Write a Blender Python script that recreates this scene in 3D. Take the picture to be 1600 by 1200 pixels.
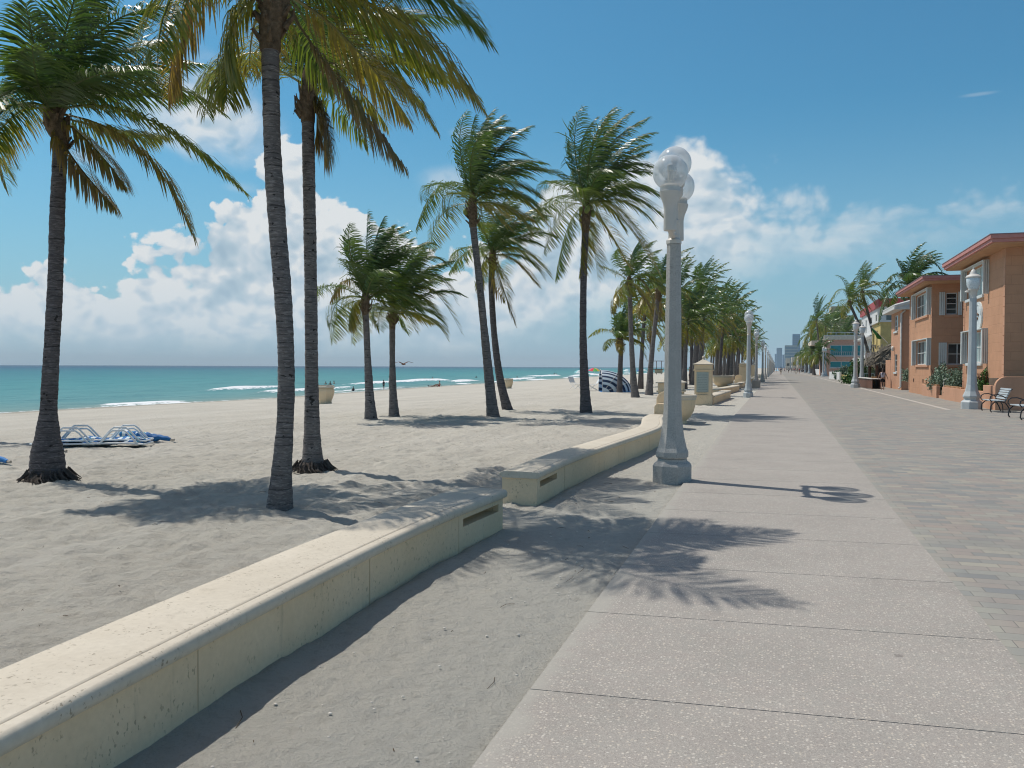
import bpy, bmesh, math, random
import numpy as np
from mathutils import Vector, Matrix
from math import sin, cos, pi, radians, atan, atan2, tan, hypot, sqrt

for o in list(bpy.data.objects): bpy.data.objects.remove(o)
S = bpy.context.scene
COL = S.collection

# ------------------------------------------------------------------ camera
EYE = 1.68
FPX = 1330.0
YAW, PITCH, ROLL = radians(17.3), radians(1.17), radians(0.22)
Rm = (Matrix.Rotation(YAW, 3, 'Z') @ Matrix.Rotation(pi/2-PITCH, 3, 'X') @ Matrix.Rotation(ROLL, 3, 'Z'))
cd = bpy.data.cameras.new('camera'); cam = bpy.data.objects.new('camera', cd); COL.objects.link(cam)
cam.matrix_world = Matrix.Translation((0, 0, EYE)) @ Rm.to_4x4()
cd.sensor_width = 36; cd.lens = 36*FPX/1600; cd.clip_start = .05; cd.clip_end = 30000
S.camera = cam
S.view_settings.view_transform = 'Standard'; S.view_settings.look = 'None'
S.view_settings.exposure = 0.0; S.view_settings.gamma = 1
S.cycles.max_bounces = 8; S.cycles.transparent_max_bounces = 24
S.cycles.use_denoising = True; S.cycles.filter_width = 1.1

# ------------------------------------------------------------------ sun
SUN_EL = radians(61.5)
sv = Vector((-.953, .304, 0)).normalized()*cos(SUN_EL) + Vector((0, 0, sin(SUN_EL)))
sd = bpy.data.lights.new('sun', 'SUN'); sun = bpy.data.objects.new('sun', sd); COL.objects.link(sun)
sd.energy = 3.5; sd.angle = radians(.53); sd.color = (1, .955, .885)
sun.rotation_mode = 'QUATERNION'; sun.rotation_quaternion = sv.to_track_quat('Z', 'Y')

# ------------------------------------------------------------------ node helper
class NT:
    def __init__(s, tree): s.t = tree; s.n = tree.nodes; s.l = tree.links
    def new(s, typ, **kw):
        n = s.n.new(typ)
        for k, v in kw.items(): setattr(n, k, v)
        return n
    def put(s, sock, v):
        if isinstance(v, bpy.types.NodeSocket): s.l.new(v, sock)
        elif v is not None: sock.default_value = v
    def m(s, op, a, b=None, c=None, clamp=False):
        n = s.new('ShaderNodeMath', operation=op); n.use_clamp = clamp
        s.put(n.inputs[0], a); s.put(n.inputs[1], b)
        if c is not None: s.put(n.inputs[2], c)
        return n.outputs[0]
    def vm(s, op, a, b=None, scale=None):
        n = s.new('ShaderNodeVectorMath', operation=op)
        s.put(n.inputs[0], a); s.put(n.inputs[1], b)
        if scale is not None: s.put(n.inputs['Scale'], scale)
        return n.outputs['Value'] if op in ('LENGTH', 'DOT_PRODUCT', 'DISTANCE') else n.outputs[0]
    def noise(s, vec, scale=5, detail=4, rough=.55, dist=0.0, color=False, dims='3D'):
        n = s.new('ShaderNodeTexNoise', noise_dimensions=dims)
        s.put(n.inputs['Vector'], vec); s.put(n.inputs['Scale'], scale); s.put(n.inputs['Detail'], detail)
        s.put(n.inputs['Roughness'], rough); s.put(n.inputs['Distortion'], dist)
        return n.outputs['Color' if color else 'Fac']
    def voro(s, vec, scale=5, feature='F1', out='Distance', smooth=None, detail=0, rand=1):
        n = s.new('ShaderNodeTexVoronoi', feature=feature)
        s.put(n.inputs['Vector'], vec); s.put(n.inputs['Scale'], scale)
        if 'Detail' in n.inputs: n.inputs['Detail'].default_value = detail
        if 'Randomness' in n.inputs: n.inputs['Randomness'].default_value = rand
        if smooth is not None: n.inputs['Smoothness'].default_value = smooth
        return n.outputs[out]
    def ramp(s, fac, stops, interp='LINEAR'):
        n = s.new('ShaderNodeValToRGB'); s.put(n.inputs[0], fac); r = n.color_ramp; r.interpolation = interp
        while len(r.elements) < len(stops): r.elements.new(.5)
        for e, (p, c) in zip(r.elements, stops):
            e.position = p; e.color = (*c, 1) if hasattr(c, '__len__') else (c, c, c, 1)
        return n.outputs[0]
    def step(s, x, a, b):
        n = s.new('ShaderNodeMapRange', interpolation_type='SMOOTHSTEP')
        s.put(n.inputs[0], x); s.put(n.inputs[1], a); s.put(n.inputs[2], b)
        return n.outputs[0]
    def lin(s, x, a, b, c=0.0, d=1.0):
        n = s.new('ShaderNodeMapRange'); s.put(n.inputs[0], x); s.put(n.inputs[1], a); s.put(n.inputs[2], b)
        s.put(n.inputs[3], c); s.put(n.inputs[4], d)
        return n.outputs[0]
    def mix(s, f, a, b, mode='MIX'):
        n = s.new('ShaderNodeMix', data_type='RGBA', blend_type=mode)
        cv = lambda c: (*c, 1) if isinstance(c, tuple) and len(c) == 3 else c
        s.put(n.inputs[0], f); s.put(n.inputs[6], cv(a)); s.put(n.inputs[7], cv(b))
        return n.outputs[2]
    def bump(s, h, strength=.5, dist=.02, normal=None):
        n = s.new('ShaderNodeBump'); s.put(n.inputs['Height'], h); s.put(n.inputs['Strength'], strength); s.put(n.inputs['Distance'], dist)
        if normal is not None: s.put(n.inputs['Normal'], normal)
        return n.outputs[0]
    def sep(s, v):
        n = s.new('ShaderNodeSeparateXYZ'); s.put(n.inputs[0], v); return n.outputs
    def comb(s, x, y, z):
        n = s.new('ShaderNodeCombineXYZ'); s.put(n.inputs[0], x); s.put(n.inputs[1], y); s.put(n.inputs[2], z); return n.outputs[0]
    def curve(s, x, pts):
        n = s.new('ShaderNodeFloatCurve'); s.put(n.inputs['Value'], x)
        c = n.mapping.curves[0]
        while len(c.points) < len(pts): c.points.new(.5, .5)
        for p, (a, b) in zip(c.points, pts): p.location = (a, b); p.handle_type = 'AUTO_CLAMPED'
        n.mapping.update(); return n.outputs[0]

# ------------------------------------------------------------------ sky with cumulus banks
w = bpy.data.worlds.new('World'); S.world = w; w.use_nodes = True
N = NT(w.node_tree); N.n.clear()
sky = N.new('ShaderNodeTexSky', sky_type='NISHITA', sun_disc=False)
sky.sun_elevation = SUN_EL; sky.sun_rotation = radians(-72.3)
sky.air_density = 1.0; sky.dust_density = 1.2; sky.ozone_density = 1.6; sky.altitude = 0
tc = N.new('ShaderNodeTexCoord'); D = tc.outputs['Generated']
dx, dy, dz = N.sep(D)
az = N.m('MULTIPLY', N.m('ARCTAN2', dx, dy), 180/pi)
hz_ = N.m('SQRT', N.m('ADD', N.m('MULTIPLY', dx, dx), N.m('MULTIPLY', dy, dy)))
el = N.m('MULTIPLY', N.m('ARCTAN2', dz, hz_), 180/pi)
# bank outline: azimuth (deg) against elevation (deg) of the tops
TOP = [(-60, 6), (-50, 5.6), (-48.3, 5.9), (-46.4, 6.9), (-43.3, 6.0), (-40.1, 8.2), (-38.3, 7.7), (-36.7, 9.6), (-34.8, 12.2), (-33.6, 13.4), (-32.2, 14.8), (-30.9, 14.4),
       (-30, 12.0), (-28.4, 11.3), (-26.6, 9.9), (-23.5, 9.6), (-20.5, 8.4), (-17.5, 9.4), (-15, 13.8), (-12, 14.8), (-8.8, 15.6),
       (-7, 16.3), (-6, 17.0), (-4.5, 15.4), (-2.2, 13.6), (0.9, 12.2), (3.3, 11.6), (7, 11.1), (10.4, 10.6), (13.7, 11.4), (20, 9.5), (30, 7)]
top = N.curve(N.lin(az, -60, 30), [((a+60)/90, e/20) for a, e in TOP])
top = N.m('MULTIPLY', top, 20)
BOT = [(-60, 0.4), (-30, 0.6), (-18, .6), (-12, 2.5), (-6, 5.2), (0, 6.8), (6, 7.6), (12, 8.5), (30, 6)]
bot = N.m('MULTIPLY', N.curve(N.lin(az, -60, 30), [((a+60)/90, e/20) for a, e in BOT]), 20)
P3 = N.vm('MULTIPLY', D, (1, 1, 1.25))
wob = N.vm('ADD', P3, N.vm('SCALE', N.vm('SUBTRACT', N.noise(P3, 9, 3, .5, color=True), (.5, .5, .5)), scale=.05))
def clouds(vec):
    f1 = N.noise(vec, 7, 10, .58)
    v1 = N.m('SUBTRACT', 1, N.voro(vec, 16, 'SMOOTH_F1', smooth=.35))
    v2 = N.m('SUBTRACT', 1, N.voro(vec, 40, 'SMOOTH_F1', smooth=.3))
    v3 = N.m('SUBTRACT', 1, N.voro(vec, 90, 'SMOOTH_F1', smooth=.3))
    b = N.m('ADD', N.m('MULTIPLY', v1, .5), N.m('ADD', N.m('MULTIPLY', v2, .32), N.m('MULTIPLY', v3, .18)))
    return f1, b
f1, bil = clouds(wob)
f1b, bilb = clouds(N.vm('ADD', wob, (-.012, .002, .016)))
west = N.step(az, -17, -9)                   # the right hand bank is thinner and wispier
fbm = N.noise(wob, 4.5, 8, .6)
body = N.m('SUBTRACT', top, el)
amp = N.lin(west, 0, 1, 5.0, 4.2)
f3 = N.noise(wob, 60, 6, .65)
body = N.m('ADD', body, N.m('MULTIPLY', N.m('SUBTRACT', f3, .5), 2.4))
dens = N.m('ADD', N.m('ADD', body, N.m('MULTIPLY', N.m('SUBTRACT', bil, .62), N.m('MULTIPLY', amp, 1.5))), N.m('MULTIPLY', N.m('SUBTRACT', f1, .5), 3.0))
edge = N.lin(west, 0, 1, .6, 2.6)
a_top = N.step(dens, 0.0, edge)
a_bot = N.step(N.m('ADD', el, N.m('MULTIPLY', N.m('SUBTRACT', fbm, .5), 6)), N.m('SUBTRACT', bot, N.lin(west, 0, 1, .8, 2.0)), N.m('ADD', bot, 2.2))
alpha = N.m('MULTIPLY', a_top, a_bot)
wisp = N.noise(N.vm('MULTIPLY', wob, (1, 1, 3.2)), 6, 8, .62)
thin = N.lin(wisp, .36, .62, .25, 1)
right2 = N.step(az, -5, 3)
alpha = N.m('MULTIPLY', alpha, N.m('ADD', N.m('SUBTRACT', 1, west), N.m('MULTIPLY', west, N.m('ADD', N.m('MULTIPLY', N.m('SUBTRACT', 1, right2), N.lin(thin, 0, 1, .55, 1)), N.m('MULTIPLY', right2, N.m('MULTIPLY', thin, .8))))))
# small separate puffs: (azimuth, elevation, half width, half height, strength)
for (ca, ce, ra, re, st) in [(-35.6, 15.4, 6.5, 3.8, .95), (-43.5, 12.3, 2.2, .7, .4), (-21.8, 12.2, 2.4, 1.3, .4), (-46.8, 17.0, 2.0, .8, .35), (-17.5, 10.6, 3.2, 1.5, .6),
                             (-20.5, 15.2, 1.6, .6, .25), (11.2, 15.7, 1.2, .14, .18), (-35, 11.2, 1.8, .6, .3), (15.5, 8.7, 1.6, 1.1, .95), (-2.0, 4.0, 2.5, 1.0, .18)]:
    r = N.m('SQRT', N.m('ADD', N.m('POWER', N.m('DIVIDE', N.m('SUBTRACT', az, ca), ra), 2), N.m('POWER', N.m('DIVIDE', N.m('SUBTRACT', el, ce), re), 2)))
    q = N.m('ADD', N.m('SUBTRACT', 1, r), N.m('MULTIPLY', N.m('SUBTRACT', fbm, .5), 2.2))
    alpha = N.m('MAXIMUM', alpha, N.m('MULTIPLY', N.step(q, 0, .9), st))
# shading of the billows from the sun side, greyer bases
relief = N.m('SUBTRACT', N.m('ADD', bil, N.m('MULTIPLY', f1, .6)), N.m('ADD', bilb, N.m('MULTIPLY', f1b, .6)))
depth = N.step(dens, 0.2, 7.5)
lit = N.m('ADD', N.m('SUBTRACT', .92, N.m('MULTIPLY', depth, .40)), N.m('MULTIPLY', relief, 2.6))
lit = N.m('ADD', lit, N.m('MULTIPLY', N.m('SUBTRACT', f3, .5), .5))
big = N.noise(wob, 9, 5, .55)
lit = N.m('ADD', lit, N.m('MULTIPLY', N.m('SUBTRACT', big, .5), .95))
lit = N.m('MINIMUM', N.m('MAXIMUM', lit, 0), 1)
ccol = N.ramp(lit, [(0, (.42, .58, .71)), (.35, (.52, .67, .78)), (.7, (.68, .78, .86)), (1, (.88, .92, .94))])
lowfade = N.step(el, 0.0, 6.5)
ccol = N.mix(N.m('MULTIPLY', N.m('SUBTRACT', 1, lowfade), .55), ccol, (.60, .79, .93))
deep = N.mix(1.0, sky.outputs[0], (.40, .93, 1.06), 'MULTIPLY')
skyc = N.mix(N.m('POWER', N.m('SUBTRACT', 1, N.lin(el, -1, 17)), 1.6), deep, (3.7, 5.5, 6.9))
skyc = N.mix(N.step(el, 27, 52), skyc, N.mix(1.0, sky.outputs[0], (1.15, 1.0, .92), 'MULTIPLY'))
bg1 = N.new('ShaderNodeBackground'); N.put(bg1.inputs[0], skyc); bg1.inputs[1].default_value = .10
bg2 = N.new('ShaderNodeBackground'); N.put(bg2.inputs[0], ccol); bg2.inputs[1].default_value = .85
mx = N.new('ShaderNodeMixShader'); N.put(mx.inputs[0], alpha)
N.l.new(bg1.outputs[0], mx.inputs[1]); N.l.new(bg2.outputs[0], mx.inputs[2])
wo = N.new('ShaderNodeOutputWorld'); N.l.new(mx.outputs[0], wo.inputs[0])
SKYMIX = (bg1, bg2, sky)
w.cycles.sampling_method = 'MANUAL'; w.cycles.sample_map_resolution = 512

# ------------------------------------------------------------------ placing helpers
CAMP = Vector((0, 0, EYE)); FW = Vector((-sin(YAW), cos(YAW), 0))
def ray(u, v): return Rm @ Vector(((u-800)/FPX, -(v-600)/FPX, -1))
def far(u, v, dep):                      # the point on that sight line at a distance
    d = ray(u, v); return CAMP + d*(dep/d.dot(FW))
def depth_of(p): return (Vector(p)-CAMP).dot(FW)
def shore(Y): return float(np.interp(Y, [-400, 0, 50, 67, 104, 150, 192, 266, 500, 900, 3000, 9000], [-46, -46, -45.6, -44.2, -48, -49.5, -50.8, -54.5, -60, -64, -120, -300]))
BERM = -14.0; SEA = -1.3
def gz(x, y):
    if x > BERM: return 0.0
    return SEA*(BERM-x)/(BERM-shore(y))
def spot(u, v):                          # where a sight line meets the ground
    d = ray(u, v); t = 2.0
    while t < 4000:
        p = CAMP + d*t
        if p.z < gz(p.x, p.y): return Vector((p.x, p.y, gz(p.x, p.y)))
        t += .03 if t < 60 else .25
    return p

# ------------------------------------------------------------------ object helpers
ORG = {}
def tag(o, label=None, cat=None, group=None, kind=None):
    if label: o['label'] = label
    if cat: o['category'] = cat
    if group: o['group'] = group
    if kind: o['kind'] = kind
    return o
def thing(name, label, cat, loc=(0, 0, 0), group=None):
    o = bpy.data.objects.new(name, None); COL.objects.link(o); o.location = loc; o.empty_display_size = .2
    ORG[o.name] = Vector(loc)
    return tag(o, label, cat, group)
class MB:
    def __init__(s): s.v = []; s.f = []; s.c = None
    def add(s, vs, fs):
        k = len(s.v); s.v.extend([tuple(p) for p in vs]); s.f.extend([tuple(i+k for i in f) for f in fs]); return s
    def box(s, x0, x1, y0, y1, z0, z1):
        return s.add([(x0, y0, z0), (x1, y0, z0), (x1, y1, z0), (x0, y1, z0), (x0, y0, z1), (x1, y0, z1), (x1, y1, z1), (x0, y1, z1)],
                     [(0, 3, 2, 1), (4, 5, 6, 7), (0, 1, 5, 4), (1, 2, 6, 5), (2, 3, 7, 6), (3, 0, 4, 7)])
    def obox(s, p, q, wd, h, up=(0, 0, 1)):       # a bar from p to q, width wd across, height h along up
        p = Vector(p); q = Vector(q); t = (q-p).normalized(); u = Vector(up)
        sd_ = t.cross(u).normalized()*wd/2; u = sd_.cross(t).normalized()*h/2
        vs = [p-sd_-u, p+sd_-u, p+sd_+u, p-sd_+u, q-sd_-u, q+sd_-u, q+sd_+u, q-sd_+u]
        return s.add(vs, [(0, 1, 2, 3), (4, 7, 6, 5), (0, 4, 5, 1), (1, 5, 6, 2), (2, 6, 7, 3), (3, 7, 4, 0)])
    def tube(s, pts, rad, n=8, caps=True):
        pts = [Vector(p) for p in pts]; m = len(pts)
        if not hasattr(rad, '__len__'): rad = [rad]*m
        vs = []; ref = None
        for i, p in enumerate(pts):
            t = (pts[min(i+1, m-1)]-pts[max(i-1, 0)]).normalized()
            if ref is None: ref = Vector((1, 0, 0)) if abs(t.x) < .8 else Vector((0, 1, 0))
            a = (ref - t*ref.dot(t)).normalized(); b = t.cross(a); ref = a
            for j in range(n):
                th = 2*pi*j/n; vs.append(p + (a*cos(th)+b*sin(th))*rad[i])
        fs = [(i*n+j, i*n+(j+1) % n, (i+1)*n+(j+1) % n, (i+1)*n+j) for i in range(m-1) for j in range(n)]
        if caps: fs += [tuple(range(n-1, -1, -1)), tuple((m-1)*n+j for j in range(n))]
        return s.add(vs, fs)
    def lathe(s, prof, c=(0, 0, 0), n=16, sx=1, sy=1, rot=0.0):
        vs = []; m = len(prof)
        for r, z in prof:
            for j in range(n):
                th = 2*pi*(j+.5)/n+rot; vs.append((c[0]+r*sx*cos(th), c[1]+r*sy*sin(th), c[2]+z))
        fs = [(i*n+j, i*n+(j+1) % n, (i+1)*n+(j+1) % n, (i+1)*n+j) for i in range(m-1) for j in range(n)]
        fs += [tuple(range(n-1, -1, -1)), tuple((m-1)*n+j for j in range(n))]
        return s.add(vs, fs)
    def ball(s, c, r, n=14, m=9, sc=(1, 1, 1)):
        prof = [(max(1e-4, r*sin(pi*i/m)), -r*cos(pi*i/m)) for i in range(m+1)]
        vs = []
        for rr, z in prof:
            for j in range(n): th = 2*pi*j/n; vs.append((c[0]+rr*cos(th)*sc[0], c[1]+rr*sin(th)*sc[1], c[2]+z*sc[2]))
        return s.add(vs, [(i*n+j, i*n+(j+1) % n, (i+1)*n+(j+1) % n, (i+1)*n+j) for i in range(m) for j in range(n)])
    def prism(s, poly, z0, z1):
        n = len(poly)
        vs = [(x, y, z0) for x, y in poly]+[(x, y, z1) for x, y in poly]
        return s.add(vs, [tuple(range(n-1, -1, -1)), tuple(range(n, 2*n))]+[(i, (i+1) % n, n+(i+1) % n, n+i) for i in range(n)])
    def sweep(s, path, sect):
        """path of (x,y), sect a closed outline of (offset to the right, z)"""
        m = len(path); k = len(sect); vs = []
        for i in range(m):
            a = Vector(path[max(i-1, 0)]); b = Vector(path[min(i+1, m-1)]); t = (b-a).normalized(); nr = Vector((t.y, -t.x))
            for o_, z in sect: vs.append((path[i][0]+nr.x*o_, path[i][1]+nr.y*o_, z))
        fs = [(i*k+j, i*k+(j+1) % k, (i+1)*k+(j+1) % k, (i+1)*k+j) for i in range(m-1) for j in range(k)]
        fs += [tuple(range(k-1, -1, -1)), tuple((m-1)*k+j for j in range(k))]
        return s.add(vs, fs)
    def build(s, name, mat, parent=None, smooth=False, bevel=0, label=None, cat=None, group=None, kind=None, fix=True):
        me = bpy.data.meshes.new(name)
        org = ORG.get(parent.name, Vector()) if parent else Vector()
        vs = np.array(s.v, dtype=float) - np.array(org)
        me.from_pydata(vs.tolist(), [], s.f)
        if fix:
            bm = bmesh.new(); bm.from_mesh(me); bmesh.ops.recalc_face_normals(bm, faces=bm.faces); bm.to_mesh(me); bm.free()
        if smooth:
            me.polygons.foreach_set('use_smooth', [True]*len(me.polygons))
            if smooth != 'all': me.set_sharp_from_angle(angle=radians(40))
        me.materials.append(mat)
        o = bpy.data.objects.new(name, me); COL.objects.link(o)
        if parent: o.parent = parent; ORG[o.name] = org
        else: ORG[o.name] = Vector()
        if bevel:
            b = o.modifiers.new('bevel', 'BEVEL'); b.width = bevel; b.segments = 2; b.limit_method = 'ANGLE'; b.harden_normals = False
        tag(o, label, cat, group, kind)
        return o
CH = {}
def copy_thing(o, loc, label=None, group=None, rz=0, sc=None, parent=None):
    c = o.copy(); COL.objects.link(c)
    if parent is None:
        c.location = loc
        if rz: c.rotation_euler = (0, 0, rz)
        if sc: c.scale = (sc, sc, sc)
        if label: c['label'] = label
        if group: c['group'] = group
    else: c.parent = parent
    for ch in list(o.children):
        if ch.name in CH.get('skip', ()): continue
        copy_thing(ch, None, parent=c)
    return c

# ------------------------------------------------------------------ materials
MAT = {}
def mat(name, col=(.5, .5, .5), rough=.7, spec=.3, metal=0.0):
    m = bpy.data.materials.new(name); m.use_nodes = True; T = NT(m.node_tree)
    b = T.n['Principled BSDF']; b.inputs['Base Color'].default_value = (*col, 1); b.inputs['Roughness'].default_value = rough
    b.inputs['Specular IOR Level'].default_value = spec; b.inputs['Metallic'].default_value = metal
    MAT[name] = m; T.b = b
    g = T.new('ShaderNodeNewGeometry'); T.P = g.outputs['Position']
    T.O = T.new('ShaderNodeTexCoord').outputs['Object']
    return m, T
def plain(name, col, rough=.7, spec=.3, metal=0.0, var=.12, scale=3.0, bump=0.0, bscale=60, bdist=.004):
    m, T = mat(name, col, rough, spec, metal)
    n = T.noise(T.P, scale, 6, .6)
    c = T.mix(T.lin(n, .3, .7), tuple(x*(1-var) for x in col), tuple(min(1, x*(1+var)) for x in col))
    T.put(T.b.inputs['Base Color'], c)
    if bump: T.put(T.b.inputs['Normal'], T.bump(T.noise(T.P, bscale, 3, .6), bump, bdist))
    return m

# sand
m_sand, T = mat('sand', rough=.95, spec=.1)
big_ = T.noise(T.P, .35, 5, .55); fine = T.noise(T.P, 240, 2, .7); mid = T.noise(T.P, 14, 6, .65)
rake = T.noise(T.vm('MULTIPLY', T.P, (1.6, .12, 1)), 1.0, 5, .6)
c = T.mix(T.lin(big_, .3, .7), (.48, .45, .385), (.585, .55, .475))
c = T.mix(T.m('MULTIPLY', T.step(rake, .42, .62), .45), c, (.58, .54, .455))
px_, py_, pz_ = T.sep(T.P)
c = T.mix(T.m('MULTIPLY', T.step(T.m('ADD', px_, T.m('MULTIPLY', T.m('SUBTRACT', mid, .5), .4)), -2.9, -2.5), .75), c, (.49, .475, .42))
c = T.mix(T.m('MULTIPLY', T.step(fine, .60, .78), .35), c, (.62, .56, .47))
gr = T.noise(T.P, 62, 5, .8); gr2 = T.noise(T.P, 11, 4, .6)
c = T.mix(T.m('MULTIPLY', T.step(gr, .52, .66), .34), c, (.27, .245, .20))
c = T.mix(T.m('MULTIPLY', T.step(gr2, .52, .64), .20), c, (.30, .275, .23))
c = T.mix(T.m('MULTIPLY', T.step(T.noise(T.P, 170, 2, .6), .63, .76), .5), c, (.19, .165, .13))
wx = T.m('ADD', px_, T.m('ADD', T.m('MULTIPLY', T.m('SUBTRACT', T.noise(T.vm('MULTIPLY', T.P, (.1, 1, 1)), .12, 2), .5), 3.5), T.m('MULTIPLY', T.m('SUBTRACT', mid, .5), .25)))
for x0_, wd_ in ((-6.3, .28), (-8.1, .3), (-11.3, .55), (-13.6, .35), (-17.5, .8), (-24, 1.2)):
    tk = T.m('MULTIPLY', T.step(T.m('ABSOLUTE', T.m('SUBTRACT', wx, x0_)), wd_, wd_*.55), .38)
    c = T.mix(tk, c, (.60, .565, .49))
wet = T.step(pz_, -1.12, -1.27)
c = T.mix(T.m('MULTIPLY', wet, .55), c, (.25, .215, .165))
T.put(T.b.inputs['Base Color'], c)
h1 = T.noise(T.P, 9, 7, .68); dn = T.voro(T.P, 5.5, 'SMOOTH_F1', smooth=.8)
hh = T.m('ADD', T.m('MULTIPLY', h1, .9), T.m('MULTIPLY', dn, .35))
T.put(T.b.inputs['Normal'], T.bump(T.m('ADD', hh, T.m('MULTIPLY', gr, .28)), 1.0, .07))

# exposed aggregate walkway, saw cut joints are real gaps
m_walk, T = mat('walkway_concrete', rough=.85, spec=.2)
n1 = T.noise(T.P, 1.1, 6, .6); n2 = T.noise(T.P, 7, 5, .6)
c = T.mix(T.lin(n1, .3, .7), (.285, .275, .25), (.345, .33, .30))
c = T.mix(T.m('MULTIPLY', T.lin(n2, .35, .65), .35), c, (.335, .295, .27))
vc = T.voro(T.P, 62, 'F1', 'Color'); vd = T.voro(T.P, 62, 'F1')
r_, g_, b_ = T.sep(vc)
agg = T.m('MULTIPLY', T.step(r_, .68, .76), T.m('SUBTRACT', 1, T.step(vd, .32, .46)))
c = T.mix(T.m('MULTIPLY', agg, .6), c, T.mix(g_, (.60, .53, .42), (.66, .64, .58)))
agd = T.m('MULTIPLY', T.step(b_, .86, .92), T.m('SUBTRACT', 1, T.step(vd, .3, .42)))
c = T.mix(T.m('MULTIPLY', agd, .6), c, (.16, .14, .12))
vc2 = T.voro(T.P, 190, 'F1', 'Color'); r2, g2, b2 = T.sep(vc2)
c = T.mix(T.m('MULTIPLY', T.step(r2, .75, .85), .3), c, (.62, .57, .49))
c = T.mix(T.m('MULTIPLY', T.step(g2, .8, .9), .35), c, (.18, .155, .14))
wx_, wy_, wz_ = T.sep(T.P)
st1 = T.noise(T.P, .8, 7, .7); c = T.mix(T.m('MULTIPLY', T.step(st1, .54, .70), .30), c, (.235, .215, .195))
gum = T.voro(T.P, 1.1, 'F1'); c = T.mix(T.m('MULTIPLY', T.step(gum, .035, .026), .5), c, (.13, .12, .115))
spill = T.m('ADD', T.m('ADD', wx_, T.m('MULTIPLY', T.m('SUBTRACT', T.noise(T.P, 2.2, 6, .7), .5), .55)), T.m('MULTIPLY', wy_, .008))
c = T.mix(T.m('MULTIPLY', T.step(spill, -1.02, -1.16), .8), c, (.37, .36, .32))
c = T.mix(1.0, c, (1.055, 1.03, 1.01), 'MULTIPLY')
T.put(T.b.inputs['Base Color'], c)
T.put(T.b.inputs['Normal'], T.bump(T.m('ADD', T.m('MULTIPLY', vd, -.5), T.noise(T.P, 120, 3, .6)), .25, .004))

# pavers
m_pave, T = mat('pavers', rough=.88, spec=.15)
def brick(T, vec, s, wd, ht, off=.5, mortar=.012, sq=1.0):
    n = T.new('ShaderNodeTexBrick'); T.put(n.inputs['Vector'], vec); n.inputs['Scale'].default_value = s
    n.inputs['Brick Width'].default_value = wd; n.inputs['Row Height'].default_value = ht
    n.inputs['Mortar Size'].default_value = mortar; n.inputs['Mortar Smooth'].default_value = .3; n.offset = off; n.squash = sq
    n.inputs['Color1'].default_value = (0, 0, 0, 1); n.inputs['Color2'].default_value = (1, 1, 1, 1); n.inputs['Bias'].default_value = 0
    return n.outputs
w_ = T.vm('ADD', T.P, T.vm('SCALE', T.noise(T.P, 3, 2, .5, color=True), scale=.006))
bo = brick(T, w_, 1, .30, .15, .37, .0035)
n1 = T.noise(T.P, .5, 5, .6); n2 = T.noise(T.P, 40, 4, .7)
pc = T.ramp(bo[0], [(0, (.20, .205, .215)), (.18, (.30, .285, .265)), (.38, (.33, .255, .235)), (.52, (.40, .36, .30)), (.68, (.26, .265, .26)), (.84, (.35, .28, .25)), (1, (.18, .20, .225))])
pc = T.mix(T.lin(n1, .3, .7, .22, .45), pc, (.33, .305, .28))
pc = T.mix(T.m('MULTIPLY', T.lin(n2, .3, .7), .25), pc, (.24, .22, .205))
st2 = T.noise(T.vm('MULTIPLY', T.P, (1, .5, 1)), .7, 7, .7); pc = T.mix(T.m('MULTIPLY', T.step(st2, .52, .68), .28), pc, (.20, .19, .175))
bx_, by_, bz_ = T.sep(T.P)
pc = T.mix(T.m('MULTIPLY', T.step(T.m('ADD', bx_, T.m('MULTIPLY', T.m('SUBTRACT', T.noise(T.P, 1.5, 5, .6), .5), .6)), 1.55, 1.3), .35), pc, (.37, .355, .315))
pc = T.mix(1.0, pc, (.97, 1.0, .96), 'MULTIPLY')
pc = T.mix(T.m('MULTIPLY', bo[1], .65), pc, (.17, .155, .14))
T.put(T.b.inputs['Base Color'], pc)
T.put(T.b.inputs['Normal'], T.bump(T.m('ADD', T.m('MULTIPLY', bo[1], -1), T.m('MULTIPLY', n2, .35)), .5, .006))

m_band = plain('pale_concrete', (.46, .42, .37), .85, .2, var=.1, bump=.2)

# sea
m_sea, T = mat('sea_water', rough=.18, spec=.5)
T.n.remove(T.b)
at = T.new('ShaderNodeAttribute'); at.attribute_name = 'off'; off = at.outputs['Fac']
af = T.new('ShaderNodeAttribute'); af.attribute_name = 'foam'; foam = af.outputs['Fac']
vv = T.vm('MULTIPLY', T.P, (1, .35, 1))
nb = T.noise(vv, .12, 6, .6)
offn = T.m('ADD', off, T.m('MULTIPLY', T.m('SUBTRACT', nb, .5), T.m('MULTIPLY', off, .6)))
t_ = T.m('DIVIDE', T.m('LOGARITHM', T.m('ADD', offn, 1), 10), 4)
wc = T.ramp(t_, [(0, (.28, .32, .26)), (.14, (.17, .29, .26)), (.28, (.12, .285, .275)), (.45, (.075, .255, .255)), (.60, (.042, .175, .205)), (.72, (.022, .085, .145)), (.95, (.018, .06, .12))])
streak = T.noise(T.vm('MULTIPLY', T.P, (1, .22, 1)), .35, 6, .65)
wc = T.mix(T.m('MULTIPLY', T.step(streak, .45, .68), .35), wc, (.025, .12, .15))
fn = T.noise(T.P, 1.4, 6, .7); fv = T.voro(T.P, 2.2, 'SMOOTH_F1', smooth=.4)
fm = T.m('MULTIPLY', T.step(T.m('ADD', foam, T.m('MULTIPLY', T.m('SUBTRACT', T.m('ADD', fn, T.m('MULTIPLY', fv, .3)), .62), 1.1)), .42, .62), 1)
caps = T.m('MULTIPLY', T.step(T.noise(T.vm('MULTIPLY', T.P, (1, .4, 1)), .55, 7, .7), .70, .75), .5)
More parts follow.
